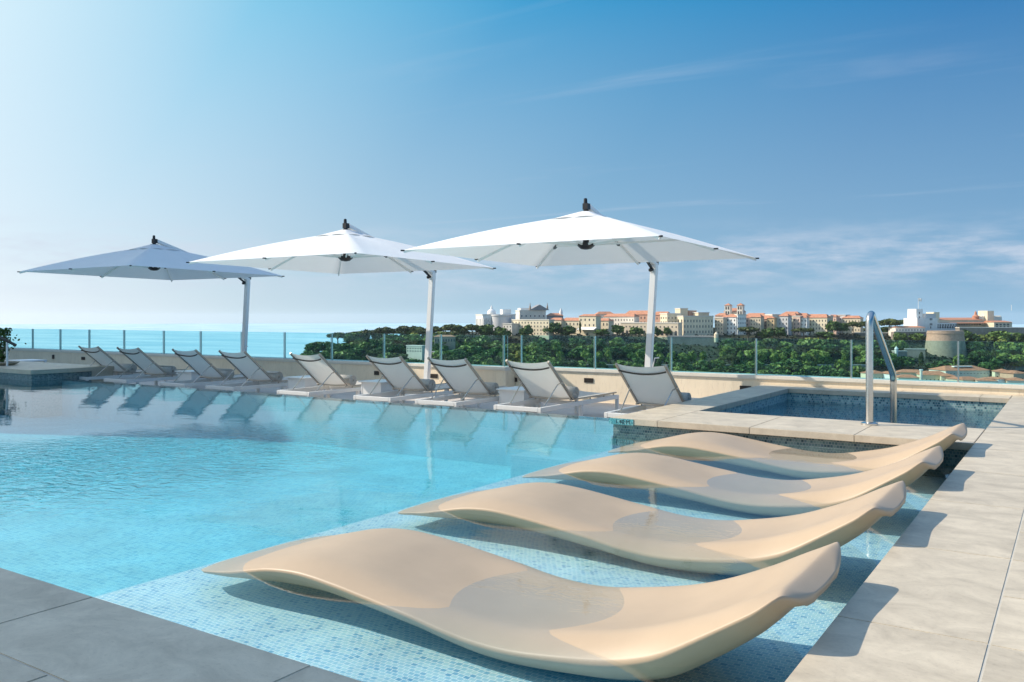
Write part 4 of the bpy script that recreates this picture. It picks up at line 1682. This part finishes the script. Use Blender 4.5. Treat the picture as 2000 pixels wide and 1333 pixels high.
for t in [
    ('low red roofed house left of the dark tree row', 1072, 1096, 626, 652, 655, 'cream', -40, 'hip', 5, (4, 2, .35, .5, .05, .1)),
    ('red roofed cream house right of the cream four storey block', 1096, 1131, 627, 652, 650, 'cream', -40, 'hip', 6, (5, 2, .3, .5, .05, .15)),
    ('right wing of the hotel with awning, red roof and palm', 1163, 1188, 627, 653, 648, 'cream', -40, 'hip', 5, (4, 2, .35, .5, .05, .12)),
    ('pale pink long facade with many small windows', 1180, 1236, 619, 653, 668, 'pale', -42, 'hip', 6, (11, 3, .3, .5, .06, .2)),
    ('white flat topped house with brown drainpipe shadow behind the long facade', 1166, 1200, 614, 640, 690, 'pale', 10, 'hip', 5, (5, 1, .3, .5, .2, .3)),
    ('large salmon house with red hip roof behind the arcaded building', 1222, 1268, 615, 640, 690, 'salmon', -38, 'hip', 8, (7, 2, .32, .5, .05, .2)),
    ('salmon house with red roof right of the sunlit parasol mast', 1275, 1304, 616, 648, 676, 'salmon', -38, 'hip', 7, (5, 3, .3, .5, .05, .1)),
]:
    bld('town_house', t[0], t[1], t[2], t[3], t[4], t[5], t[6], a=t[7], roof=t[8], rpx=t[9], win=t[10], dep=7, group=RH)
e, w, h = bld('hotel', 'tall cream hotel with white awning in front', 1131, 1163, 618, 653, 640, 'cream', a=-38, roof='hip', rpx=4, win=(4, 2, .32, .42, .05, .35), dep=7, cat='building')
MB().add([(-w / 2 + 1, -0.2, 5.2), (w / 2 + 1, -0.2, 5.2), (w / 2 + 1, -4.5, 3.4), (-w / 2 + 1, -4.5, 3.4), (-w / 2 + 1, -0.2, 5.0), (w / 2 + 1, -0.2, 5.0), (w / 2 + 1, -4.5, 3.2), (-w / 2 + 1, -4.5, 3.2)],
         [(0, 1, 2, 3), (7, 6, 5, 4), (3, 2, 6, 7), (1, 0, 4, 5), (2, 1, 5, 6), (0, 3, 7, 4)]).build('awning', WC['white'], e)
bld('arcade_building', 'long beige arcaded building below the salmon house', 1216, 1318, 632, 656, 642, 'beige', a=-40, win=(15, 1, .35, .4, .1, .55), arch=(13, 0.03, 0.42, .55), dep=6, cat='building')
e, w, h = bld('corner_house', 'tall cream flat roofed house at the left of the big cream block', 1302, 1330, 614, 655, 648, 'cream', a=16, win=(4, 4, .28, .4, .08, .1), sidewin=3, group=RH)
bld('water_tower', 'square ochre tower block rising behind the cream houses', 1328, 1344, 604, 630, 680, 'cream', a=16, dep=9, cat='tower')
bld('town_house', 'flat salmon block behind the big cream house', 1344, 1361, 608, 630, 684, 'salmon', a=16, dep=10, group=RH)
bld('town_house', 'cream roof storey block above the big cream house', 1363, 1386, 612, 630, 675, 'cream', a=16, dep=9, group=RH)
bld('palazzo', 'big cream block with white left side and close rows of tall windows', 1332, 1396, 619, 656, 640, 'cream', a=15, win=(10, 3, .32, .52, .08, .06), sidewin=3, dep=16, cat='building')
ROW = [
    ('narrow beige house at the left end of the old row', 1397, 1410, 622, 655, 646, 'beige', 'flat', 0), ('brown shaded house with red roof in the old row', 1409, 1421, 621, 655, 650, 'brown', 'hip', 5),
    ('white slender house with red roof below the cathedral', 1420, 1435, 620, 655, 645, 'white', 'hip', 6), ('narrow ochre house beside the white balconied one', 1434, 1441, 619, 655, 650, 'ochre', 'flat', 0),
    ('white balconied house below the right cathedral tower', 1440, 1457, 616, 655, 642, 'white', 'flat', 0), ('dusty pink house right of the white balconied one', 1457, 1468, 621, 655, 648, 'pink', 'hip', 5),
    ('tan house with broad red roof in the old row', 1467, 1483, 620, 655, 643, 'beige', 'hip', 6), ('dark fronted house with orange roof in the old row', 1482, 1500, 624, 655, 648, 'brown', 'hip', 7),
    ('ochre house right of the orange roofed one', 1499, 1510, 622, 655, 643, 'ochre', 'hip', 5), ('tall pale house with white chimney block', 1508, 1523, 616, 655, 645, 'pale', 'flat', 0),
    ('pale grey house with balconies in the old row', 1522, 1536, 618, 655, 642, 'grey', 'hip', 5), ('pale green house with wide red roof', 1535, 1551, 617, 655, 648, 'green', 'hip', 6),
    ('narrow pink house left of the white shuttered one', 1550, 1560, 619, 655, 643, 'pink', 'flat', 0), ('white shuttered house in the right half of the row', 1559, 1573, 621, 655, 642, 'white', 'hip', 5),
    ('deep pink house with small roof in the right half of the row', 1572, 1585, 621, 655, 648, 'pink', 'hip', 5), ('broad cream house with large plain red roof', 1584, 1610, 621, 655, 642, 'cream', 'hip', 7),
    ('slim beige house right of the broad cream one', 1609, 1619, 618, 655, 648, 'beige', 'flat', 0), ('pinkish house behind the bright green trees', 1618, 1630, 619, 652, 660, 'pink', 'hip', 4)]
for k, (lab, x0, x1, yt, yb, d, wl_, rf, rp2) in enumerate(ROW):
    wdt = x1 - x0
    bld('town_house', lab, x0, x1 + 1, yt, yb, d, wl_, a=(-44, -40, -46, -38, 12)[k % 5], roof=rf, rpx=rp2, win=(max(2, round(wdt / 4.5)), 4, .34, .5, .06, .05), dep=6 if k % 5 != 4 else 11, group=RH)
rr = random.Random(3)
BACK = ['back row house with red roof behind the pink and tan houses', 'back row house with red roof behind the ochre house', 'back row house with tall red roof in the middle of the row',
        'back row house with red roof behind the pale green house', 'back row house with red roof behind the broad cream one', 'back row house with red roof left of the cathedral']
for lab, x0, x1, yt in zip(BACK, (1458, 1492, 1530, 1548, 1578, 1398), (1490, 1516, 1556, 1574, 1612, 1416), (614, 616, 611, 614, 616, 614)):
    bld('town_house', lab, x0, x1, yt + 3, 640, 675, rr.choice(['pink', 'pale', 'salmon', 'cream']), a=-40, roof='hip', rpx=5, win=(4, 2, .3, .3, .05, .4), dep=7, group=RH)
bld('modern_house', 'white modern flat roofed house near the right end of the row', 1627, 1648, 617, 652, 664, 'white', a=-40, win=(4, 3, .5, .35, .05, .2), dep=10, group=RH)
bld('town_house', 'last cream house of the row with red roof and balcony', 1648, 1676, 622, 652, 656, 'cream', a=-40, roof='hip', rpx=5, win=(6, 3, .3, .45, .05, .1), dep=7, group=RH)
# cathedral
ca = empty('cathedral', P(1432, 640, 700), YAW + R(-35))
tag(ca, 'cathedral with two square bell towers and red roofs above the old houses', 'cathedral')
sc = 700 / FPX
for x in (-12, 13):
    tb_ = MB()
    cx = x * sc
    tb_.box(cx - 5.6 * sc, cx + 5.6 * sc, 0, 11 * sc, -5, 43 * sc)
    tw_ = tb_.build('bell_tower', WC['pale'], ca)
    hip(MB(), 11.2 * sc, 11.2 * sc, 43 * sc + .01, 4.5 * sc, ov=0.5, ridge=1.2, x0=cx).build('roof', M['rooftile'], tw_)
    for sx in (-2.4, 2.4):
        for z_ in (26, 35):
            o = link('arch', ARCM, tw_)
            o.location = (cx + sx * sc, 0, z_ * sc)
            o.scale = (2.6 * sc, 1, 6 * sc)
MB().box(-24 * sc, 6 * sc, 5, 22, -5, 30 * sc).build('nave', WC['pale'], ca)
q = MB()
q.add([(-24.8 * sc, 4.5, 30 * sc + .02), (7 * sc, 4.5, 30 * sc + .02), (7 * sc, 22.5, 30 * sc + .02), (-24.8 * sc, 22.5, 30 * sc + .02), (-24.8 * sc, 13, 38 * sc), (7 * sc, 13, 38 * sc)],
      [(0, 3, 2, 1), (0, 1, 5, 4), (2, 3, 4, 5), (1, 2, 5), (3, 0, 4)])
q.build('roof', M['rooftile'], ca)


# ramparts
def rampart(label, x0, x1, yt, yb, d, a=0, dep=4, nm='rampart_wall'):
    w = (x1 - x0) / FPX * d / math.cos(R(a))
    h = (yb - yt) / FPX * d
    e = empty(nm, P((x0 + x1) / 2, yb, d), YAW + R(a))
    tag(e, label, 'wall', 'rampart walls of the old town')
    v = [(-w / 2, -1.2, -4), (w / 2, -1.2, -4), (w / 2, dep, -4), (-w / 2, dep, -4), (-w / 2, 0, h), (w / 2, 0, h), (w / 2, dep, h), (-w / 2, dep, h)]
    MB().add(v, [(0, 3, 2, 1), (4, 5, 6, 7), (0, 1, 5, 4), (1, 2, 6, 5), (2, 3, 7, 6), (3, 0, 4, 7)]).build('masonry', M['rubble'], e)
    MB().box(-w / 2 - 0.2, w / 2 + 0.2, -0.25, dep + 0.1, h + 0.01, h + 0.5).build('string_course', M['trim'], e)
    return e, w, h


e, w, h = rampart('stone rampart below the big cream block, small turret at its corner', 1306, 1398, 658, 672, 622, a=-12, dep=6)
MB().lathe([(1.3, h - 4), (1.5, h - 2), (1.5, h + 1.6), (1.7, h + 1.7), (0.1, h + 3.6)], w / 2 - 0.5, -0.5, 12).build('turret', WC['cream'], e, smooth=True)
rampart('long low retaining wall along the promenade trees', 1060, 1690, 714, 718, 573, a=0, dep=1.5, nm='retaining_wall')
rampart('grey retaining wall below the last house of the row', 1668, 1740, 651, 664, 640, dep=4)
# palace
bld('palace_annex', 'low cream palace annex with orange roof above a stone base', 1746, 1810, 640, 650, 632, 'pale', a=8, roof='hip', rpx=2.5, win=(10, 1, .25, .5, .1, .1), dep=9, cat='building')
e, w, h = rampart('stone base wall with a row of small windows below the palace annex', 1744, 1811, 649, 668, 629, a=8, dep=4)
for i in range(9):
    o = link('window', WIN, e)
    o.location = (-w / 2 + w * (i + 1) / 10.5, -0.35, h * 0.62)
    o.scale = (0.9, 1, 1.6)
pa = empty('palace', P(1810, 650, 645), YAW + R(17))
tag(pa, 'white and cream palace with square towers, arcades and long red roof', 'palace')
u_ = 645 / FPX


def ppart(name, x0, x1, yt, yb, y0, dep, mat, nm2=None):
    """px relative to the palace origin"""
    return MB().box((x0 - 1810) * u_ * 1.03, (x1 - 1810) * u_ * 1.03, y0, y0 + dep, (650 - yb) * u_ - (3 if yb >= 648 else 0), (650 - yt) * u_).build(name, mat, pa)


ppart('tower', 1788, 1803, 604, 650, 1, 9, WC['white'])
ppart('main_block', 1781, 1828, 622, 650, -3, 14, WC['white'])
ppart('upper_block', 1803, 1828, 613, 622, -1.5, 11, WC['grey'])
ppart('tower', 1828, 1841, 610, 650, 0.5, 8, WC['cream'])
ppart('wing', 1841, 1952, 625.5, 650, 3, 12, WC['cream'])
ppart('gallery', 1828.5, 1877, 631, 650, -1.5, 4.4, WC['white'])
ppart('loggia', 1950, 1994, 630, 652, -8, 10, WC['cream'])
ppart('keep', 1968, 1984, 607, 650, 5, 9, WC['cream'])
ppart('crenellated_wall', 1950, 2012, 619, 640, 8, 4, WC['pale'])
for i in range(16):
    MB().box((1951 + i * 3.8 - 1810) * u_ * 1.03, (1952.9 + i * 3.8 - 1810) * u_ * 1.03, 8, 9, (650 - 619) * u_ + .01, (650 - 617) * u_).build('merlon', WC['pale'], pa)
for x0, x1, yt, rh, y0, dep in ((1841, 1952, 625.5, 4.5, 3, 12), (1828, 1952, 632, 1.8, -1, 4), (1950, 1994, 630, 3, -8, 10)):
    xa, xb, z_ = (x0 - 1810) * u_ * 1.03 - .4, (x1 - 1810) * u_ * 1.03 + .4, (650 - yt) * u_ + .03
    MB().add([(xa, y0 - .6, z_), (xb, y0 - .6, z_), (xb, y0 + dep, z_), (xa, y0 + dep, z_), (xa, y0 + dep * .75, z_ + rh * u_), (xb, y0 + dep * .75, z_ + rh * u_)],
             [(0, 3, 2, 1), (0, 1, 5, 4), (2, 3, 4, 5), (1, 2, 5), (3, 0, 4)]).build('roof', M['rooftile'], pa)
for i in range(8):
    o = link('arch', ARCM, pa)
    o.location = ((1832 + i * 5.9 - 1810) * u_ * 1.03, -1.5, (650 - 638.2) * u_ - 1.4)
    o.scale = (1.5, 1, 1.7)
for i in range(19):
    o = link('window', WIN, pa)
    y_ = -1.5 if i < 8 else 2.98
    o.location = ((1832 + i * 6.2 - 1810) * u_ * 1.03, y_, (650 - 634.5) * u_ - (0.9 if i < 8 else 0.6))
    o.scale = (1.5, 1, 1.1)
for i in range(4):
    o = link('arch', ARCM, pa)
    o.location = ((1957 + i * 9 - 1810) * u_ * 1.03, -8, (650 - 640) * u_ - 1.2)
    o.scale = (1.9, 1, 2.2)
    o = link('window', WIN, pa)
    o.location = ((1957 + i * 9 - 1810) * u_ * 1.03, -8, (650 - 634.5) * u_ - 0.6)
    o.scale = (2.2, 1, 1.1)
for x, yy in ((1811, 624), (1814.5, 624), (1811, 634), (1814.5, 634), (1812, 640), (1795, 612), (1795, 620), (1786, 640)):
    o = link('window', WIN, pa)
    o.location = ((x - 1810) * u_ * 1.03, (-3 if yy >= 622 else 1), (650 - yy) * u_ - 0.8)
    o.scale = (0.8, 1, 1.6)
MB().lathe([(2.4, (650 - 625) * u_), (2.4, (650 - 619) * u_), (2.7, (650 - 618.9) * u_), (0.9, (650 - 614.5) * u_), (0.9, (650 - 611) * u_), (0.1, (650 - 607) * u_)], (1944 - 1810) * u_ * 1.03, 7, 14).build('cupola', M['rooftile'], pa, smooth=True)
for px, yt, yb, lab, fl_ in ((1793.5, 583, 604, 'flagpole with white flag on the left palace tower', 1), (1975.5, 596, 607, 'white flagpole on the right palace keep', 0)):
    f = empty('flagpole', P(px, yb, 650))
    tag(f, lab, 'flagpole', 'flagpoles on the palace')
    k = 650 / FPX
    MB().tube([(0, 0, 0), (0, 0, (yb - yt) * k)], 0.16, 8).build('pole', WC['white'], f)
    if fl_:
        vs, fs = [], []
        for i in range(9):
            for j in range(2):
                q = Vector((CR, SR, 0)) * (i * 0.36) + Vector((-SR, CR, 0)) * 0.35 * math.sin(i * 0.9)
                vs.append((q.x, q.y, (yb - yt) * k - 2.3 * (1 - j) - 0.1 + 0.2 * math.sin(i * 0.8)))
        for i in range(8):
            fs.append((2 * i, 2 * i + 2, 2 * i + 3, 2 * i + 1))
        MB().add(vs, fs).build('flag', WC['white'], f)
# round bastion
bs = empty('bastion', P(1842, 697, 598))
tag(bs, 'round tapering stone bastion below the palace', 'bastion')
k = 598 / FPX
MB().lathe([(40 * k, -4), (39 * k, 0), (33.5 * k, 40 * k), (33.5 * k, 44 * k), (34.2 * k, 44.2 * k), (34.2 * k, 46 * k), (33 * k, 46.5 * k), (33 * k, 50 * k)], 0, 33 * k, 48).build('masonry', M['bastionstone'], bs, smooth=True)
rampart('long stone rampart right of the round bastion', 1874, 2040, 641, 668, 634, a=0, dep=6)
e, w, h = rampart('lower sloping rampart with white sentry turret below the bastion', 1746, 1772, 687, 700, 590, a=8, dep=3)
MB().lathe([(1.0, h - 3), (1.2, h), (1.2, h + 1.8), (1.4, h + 1.9), (0.1, h + 3.6)], -w / 2 + 1.2, -0.4, 12).build('turret', WC['white'], e, smooth=True)
rampart('stone ramp wall climbing to the round bastion', 1770, 1804, 683, 692, 597, a=-20, dep=3)
# grey rock face at the right edge
rng = random.Random(9)
vs, fs = [], []
nx_, ny_ = 22, 14
for j in range(ny_ + 1):
    for i in range(nx_ + 1):
        px, py = 1958 + 62 * i / nx_, 676 + 48 * j / ny_
        dd = slope_d(py) - 5 + 4.5 * noise.noise(Vector((px * 0.13, py * 0.13, 2))) + 2 * noise.noise(Vector((px * 0.4, py * 0.4, 5)))
        vs.append(P(px, py, dd))
for j in range(ny_):
    for i in range(nx_):
        a_ = j * (nx_ + 1) + i
        fs.append((a_, a_ + nx_ + 1, a_ + nx_ + 2, a_ + 1))
tag(MB().add(vs, fs).build('cliff', M['rubble']), kind='structure')
# small buildings among the trees
bld('villa', 'small villa with flat red roof among the trees right of the middle parasol mast', 848, 890, 658, 672, 600, 'brown', a=6, roof='hip', rpx=3, win=(8, 1, .5, .5, .1, .1), dep=9)
bld('terrace_house', 'white terraced house half hidden by trees left of the middle parasol mast', 792, 826, 677, 690, 590, 'pale', a=-35, win=(6, 2, .5, .5, .1, .1), dep=6)
# lower town, just over the parapet
LT = [('low town house with red roof left of the handrail foot', 1700, 1735, 730, 760, 430, 'cream', 5), ('white fronted house right behind the handrail foot', 1738, 1760, 731, 760, 425, 'white', 4),
      ('long red roofed house right of the handrail', 1756, 1802, 728, 760, 440, 'cream', 5), ('small brown roofed house before the long red roofed one', 1756, 1794, 738, 765, 405, 'cream', 5),
      ('house with broad orange roof and white chimneys', 1800, 1850, 733, 765, 425, 'cream', 7), ('red roofed house joined to the broad orange roofed one', 1840, 1864, 735, 765, 418, 'cream', 4),
      ('house with red gabled roof before the large market hall', 1878, 1922, 742, 770, 400, 'beige', 5), ('small red roofed house low at the right', 1912, 1945, 744, 770, 392, 'pink', 5),
      ('cream house with red roof right of the market hall', 1946, 1976, 727, 760, 440, 'cream', 5), ('white sided house near the right edge', 1948, 1972, 741, 770, 395, 'white', 3),
      ('deep red house at the right edge', 1977, 2010, 730, 765, 430, 'salmon', 5), ('pink roofed house at the right edge, nearest the parapet', 1970, 2006, 744, 770, 390, 'pink', 5),
      ('tan house with shallow roof between market hall and orange roof', 1856, 1884, 741, 768, 410, 'beige', 4)]
for lab, x0, x1, yt, yb, d, c, rp3 in LT:
    bld('town_house', lab, x0, x1, yt, yb, d, c, a=rr.choice([-14, 12, -20]), roof='hip', rpx=rp3, win=(max(3, int((x1 - x0) / 7)), 2, .3, .3, .15, .3), dep=9, roofmat='lowroof', group='houses of the lower town')
e, w, h = bld('market_hall', 'long hall with large red roof and white skylight in the lower town', 1842, 1938, 724, 760, 450, 'pale', a=9, roof='hip', rpx=8, win=(13, 1, .5, .12, .05, .72), dep=14, roofmat='lowroof', cat='building')
MB().box(-w * 0.22, w * 0.2, 3.0, 5.2, h + 1.55, h + 2.1).build('skylight', WC['white'], e)
for px, yt, yb in ((1799, 724, 760),):
    c = empty('chimney_stack', P(px, yb, 415))
    tag(c, 'pale slender chimney stack left of the orange roofed house', 'chimney')
    MB().tube([(0, 0, 0), (0, 0, (yb - yt) * 415 / FPX)], [0.8, 0.6], 10).build('shaft', WC['pale'], c, smooth=True)
    MB().lathe([(0.85, (yb - yt) * 415 / FPX + .01), (0.85, (yb - yt) * 415 / FPX + .5)], n=10).build('cap', WC['white'], c)

# ------------------------------------------------------------------ left ledge: planter, post with rail, white furniture
bw = empty('planter_bowl', (-19.6, 9.9, 0.056))
xb = -18.55
d_ = 9.35 / (SR * -0.596 + CR)
pb = P(6, 712, 16.9)
bw.location = (pb.x, pb.y, 0.056)
tag(bw, 'shallow round stone planter bowl on the tiled ledge', 'planter')
MB().lathe([(0.18, 0.0), (0.24, 0.02), (0.29, 0.055), (0.29, 0.07), (0.25, 0.07), (0.23, 0.05), (0.05, 0.045)], n=28).build('bowl', M['fascia'], bw, smooth=True)
rng = random.Random(12)
sh_ = empty('shrub', (pb.x - 0.06, pb.y, 0.10))
tag(sh_, 'leafy green shrub growing at the left edge by the planter bowl', 'shrub')
vs, fs = [], []
for i in range(420):
    q = Vector((rng.gauss(0, 0.09), rng.gauss(0, 0.09), 0))
    z = rng.random() ** 0.9 * 0.66
    q *= (0.35 + 0.9 * math.sin(min(1, z / 0.65) * PI * 0.85))
    leaf_quad(vs, fs, Vector((q.x, q.y, z + 0.02)), 0.052, rng)
MB().add(vs, fs).build('foliage', M['leaf_dark'], sh_)
st = MB()
for i in range(7):
    a = i * 0.9
    st.tube([(0, 0, -0.04), (0.05 * math.cos(a), 0.05 * math.sin(a), 0.3), (0.16 * math.cos(a), 0.16 * math.sin(a), 0.62)], [0.008, 0.006, 0.003], 5)
st.build('stems', M['bark'], sh_)
po = P(14, 706, 16.6)
pr = empty('rail_post', (po.x, po.y, 0.056))
tag(pr, 'pale post carrying a dark slanting rail on the tiled ledge', 'handrail')
hgt = (706 - 657) / FPX * 16.6
MB().tube([(0, 0, 0), (0, 0, hgt)], 0.020, 12).build('post', M['white'], pr, smooth=True)
rv = Vector((CR, SR, 0))
MB().tube([rv * -0.55 + Vector((0, 0, hgt + 0.265)), rv * 0.17 + Vector((0, 0, hgt - 0.085))], 0.028, 12).build('rail', M['bronze'], pr, smooth=True)
lt = make = empty('low_table', (0, 0, DK))
pl_ = P(52, 707, 19.3)
lt.location = (pl_.x, pl_.y, DK)
tag(lt, 'white low table behind the tiled ledge at far left', 'table')
hz = 1 - (703.5 - 620) / FPX * 19.3 - DK
MB().box(-0.36, 0.30, -0.3, 0.3, hz - 0.03, hz).build('table_top', M['white'], lt, bevel=0.004)
for sx in (-0.33, 0.27):
    for sy in (-0.27, 0.27):
        MB().box(sx - 0.02, sx + 0.02, sy - 0.02, sy + 0.02, 0, hz - 0.0305).build('leg', M['white'], lt)
MB().box(-0.31, 0.25, -0.285, -0.265, hz - 0.13, hz - 0.06).build('apron', M['white'], lt)

# ------------------------------------------------------------------ added unseen roof shading the near edge; hotel wing shading the left end
def wing(label, x0, x1, y0, y1, z1):
    e = empty('hotel_wing', ((x0 + x1) / 2, (y0 + y1) / 2, 0))
    tag(e, label, 'building', 'hotel wings')
    at_parent(MB().box(x0, x1, y0, y1, -1.0, z1).build('wall', M['shadewall']), e)
    at_parent(MB().box(x0 - 0.15, x1 + 0.15, y0 - 0.15, y1 + 0.15, z1 + 0.005, z1 + 0.2).build('cornice', M['trim']), e)
    return e


pg = empty('sunblocker', (-9.5, 0, 0))  # unseen flat roof, added only to throw shade on the near coping
tag(pg, 'added flat white pergola on the near deck, left of the viewer', 'sunblocker')
at_parent(MB().box(-16, -5.0, -0.75, 0.375, 3.0, 3.12).build('shade_panel', M['white']), pg)
for x in (-15.9, -12.3, -8.7, -5.1):
    at_parent(MB().box(x - 0.05, x + 0.05, -0.70, -0.60, 0.001, 2.999).build('post', M['white']), pg)
e = wing('tall hotel wing beyond the left end of the pool', -44, -26.2, 1.4, 8.2, 13.0)
for i in range(5):
    for j in range(3):
        at_parent(MB().box(-26.199, -26.15, 1.9 + 1.2 * i, 2.7 + 1.2 * i, 1 + 3.8 * j, 3.2 + 3.8 * j).build('window', M['darkglass']), e)

# ------------------------------------------------------------------ sea haze
m_, N_, L_, b_ = newmat('haze')
N_.remove(b_)
pv = nd(N_, 'ShaderNodeVolumePrincipled')
pv.inputs['Color'].default_value = (0.88, 0.94, 1.0, 1)
pv.inputs['Density'].default_value = 0.00004
pv.inputs['Anisotropy'].default_value = 0.2
L_.new(pv.outputs[0], N_['Material Output'].inputs['Volume'])
hz_ = MB().box(-8200, 8200, -8200, 8200, SEA - 1.0, 32)
tag(hz_.build('haze', m_), kind='stuff')
S.cycles.volume_bounces = 1
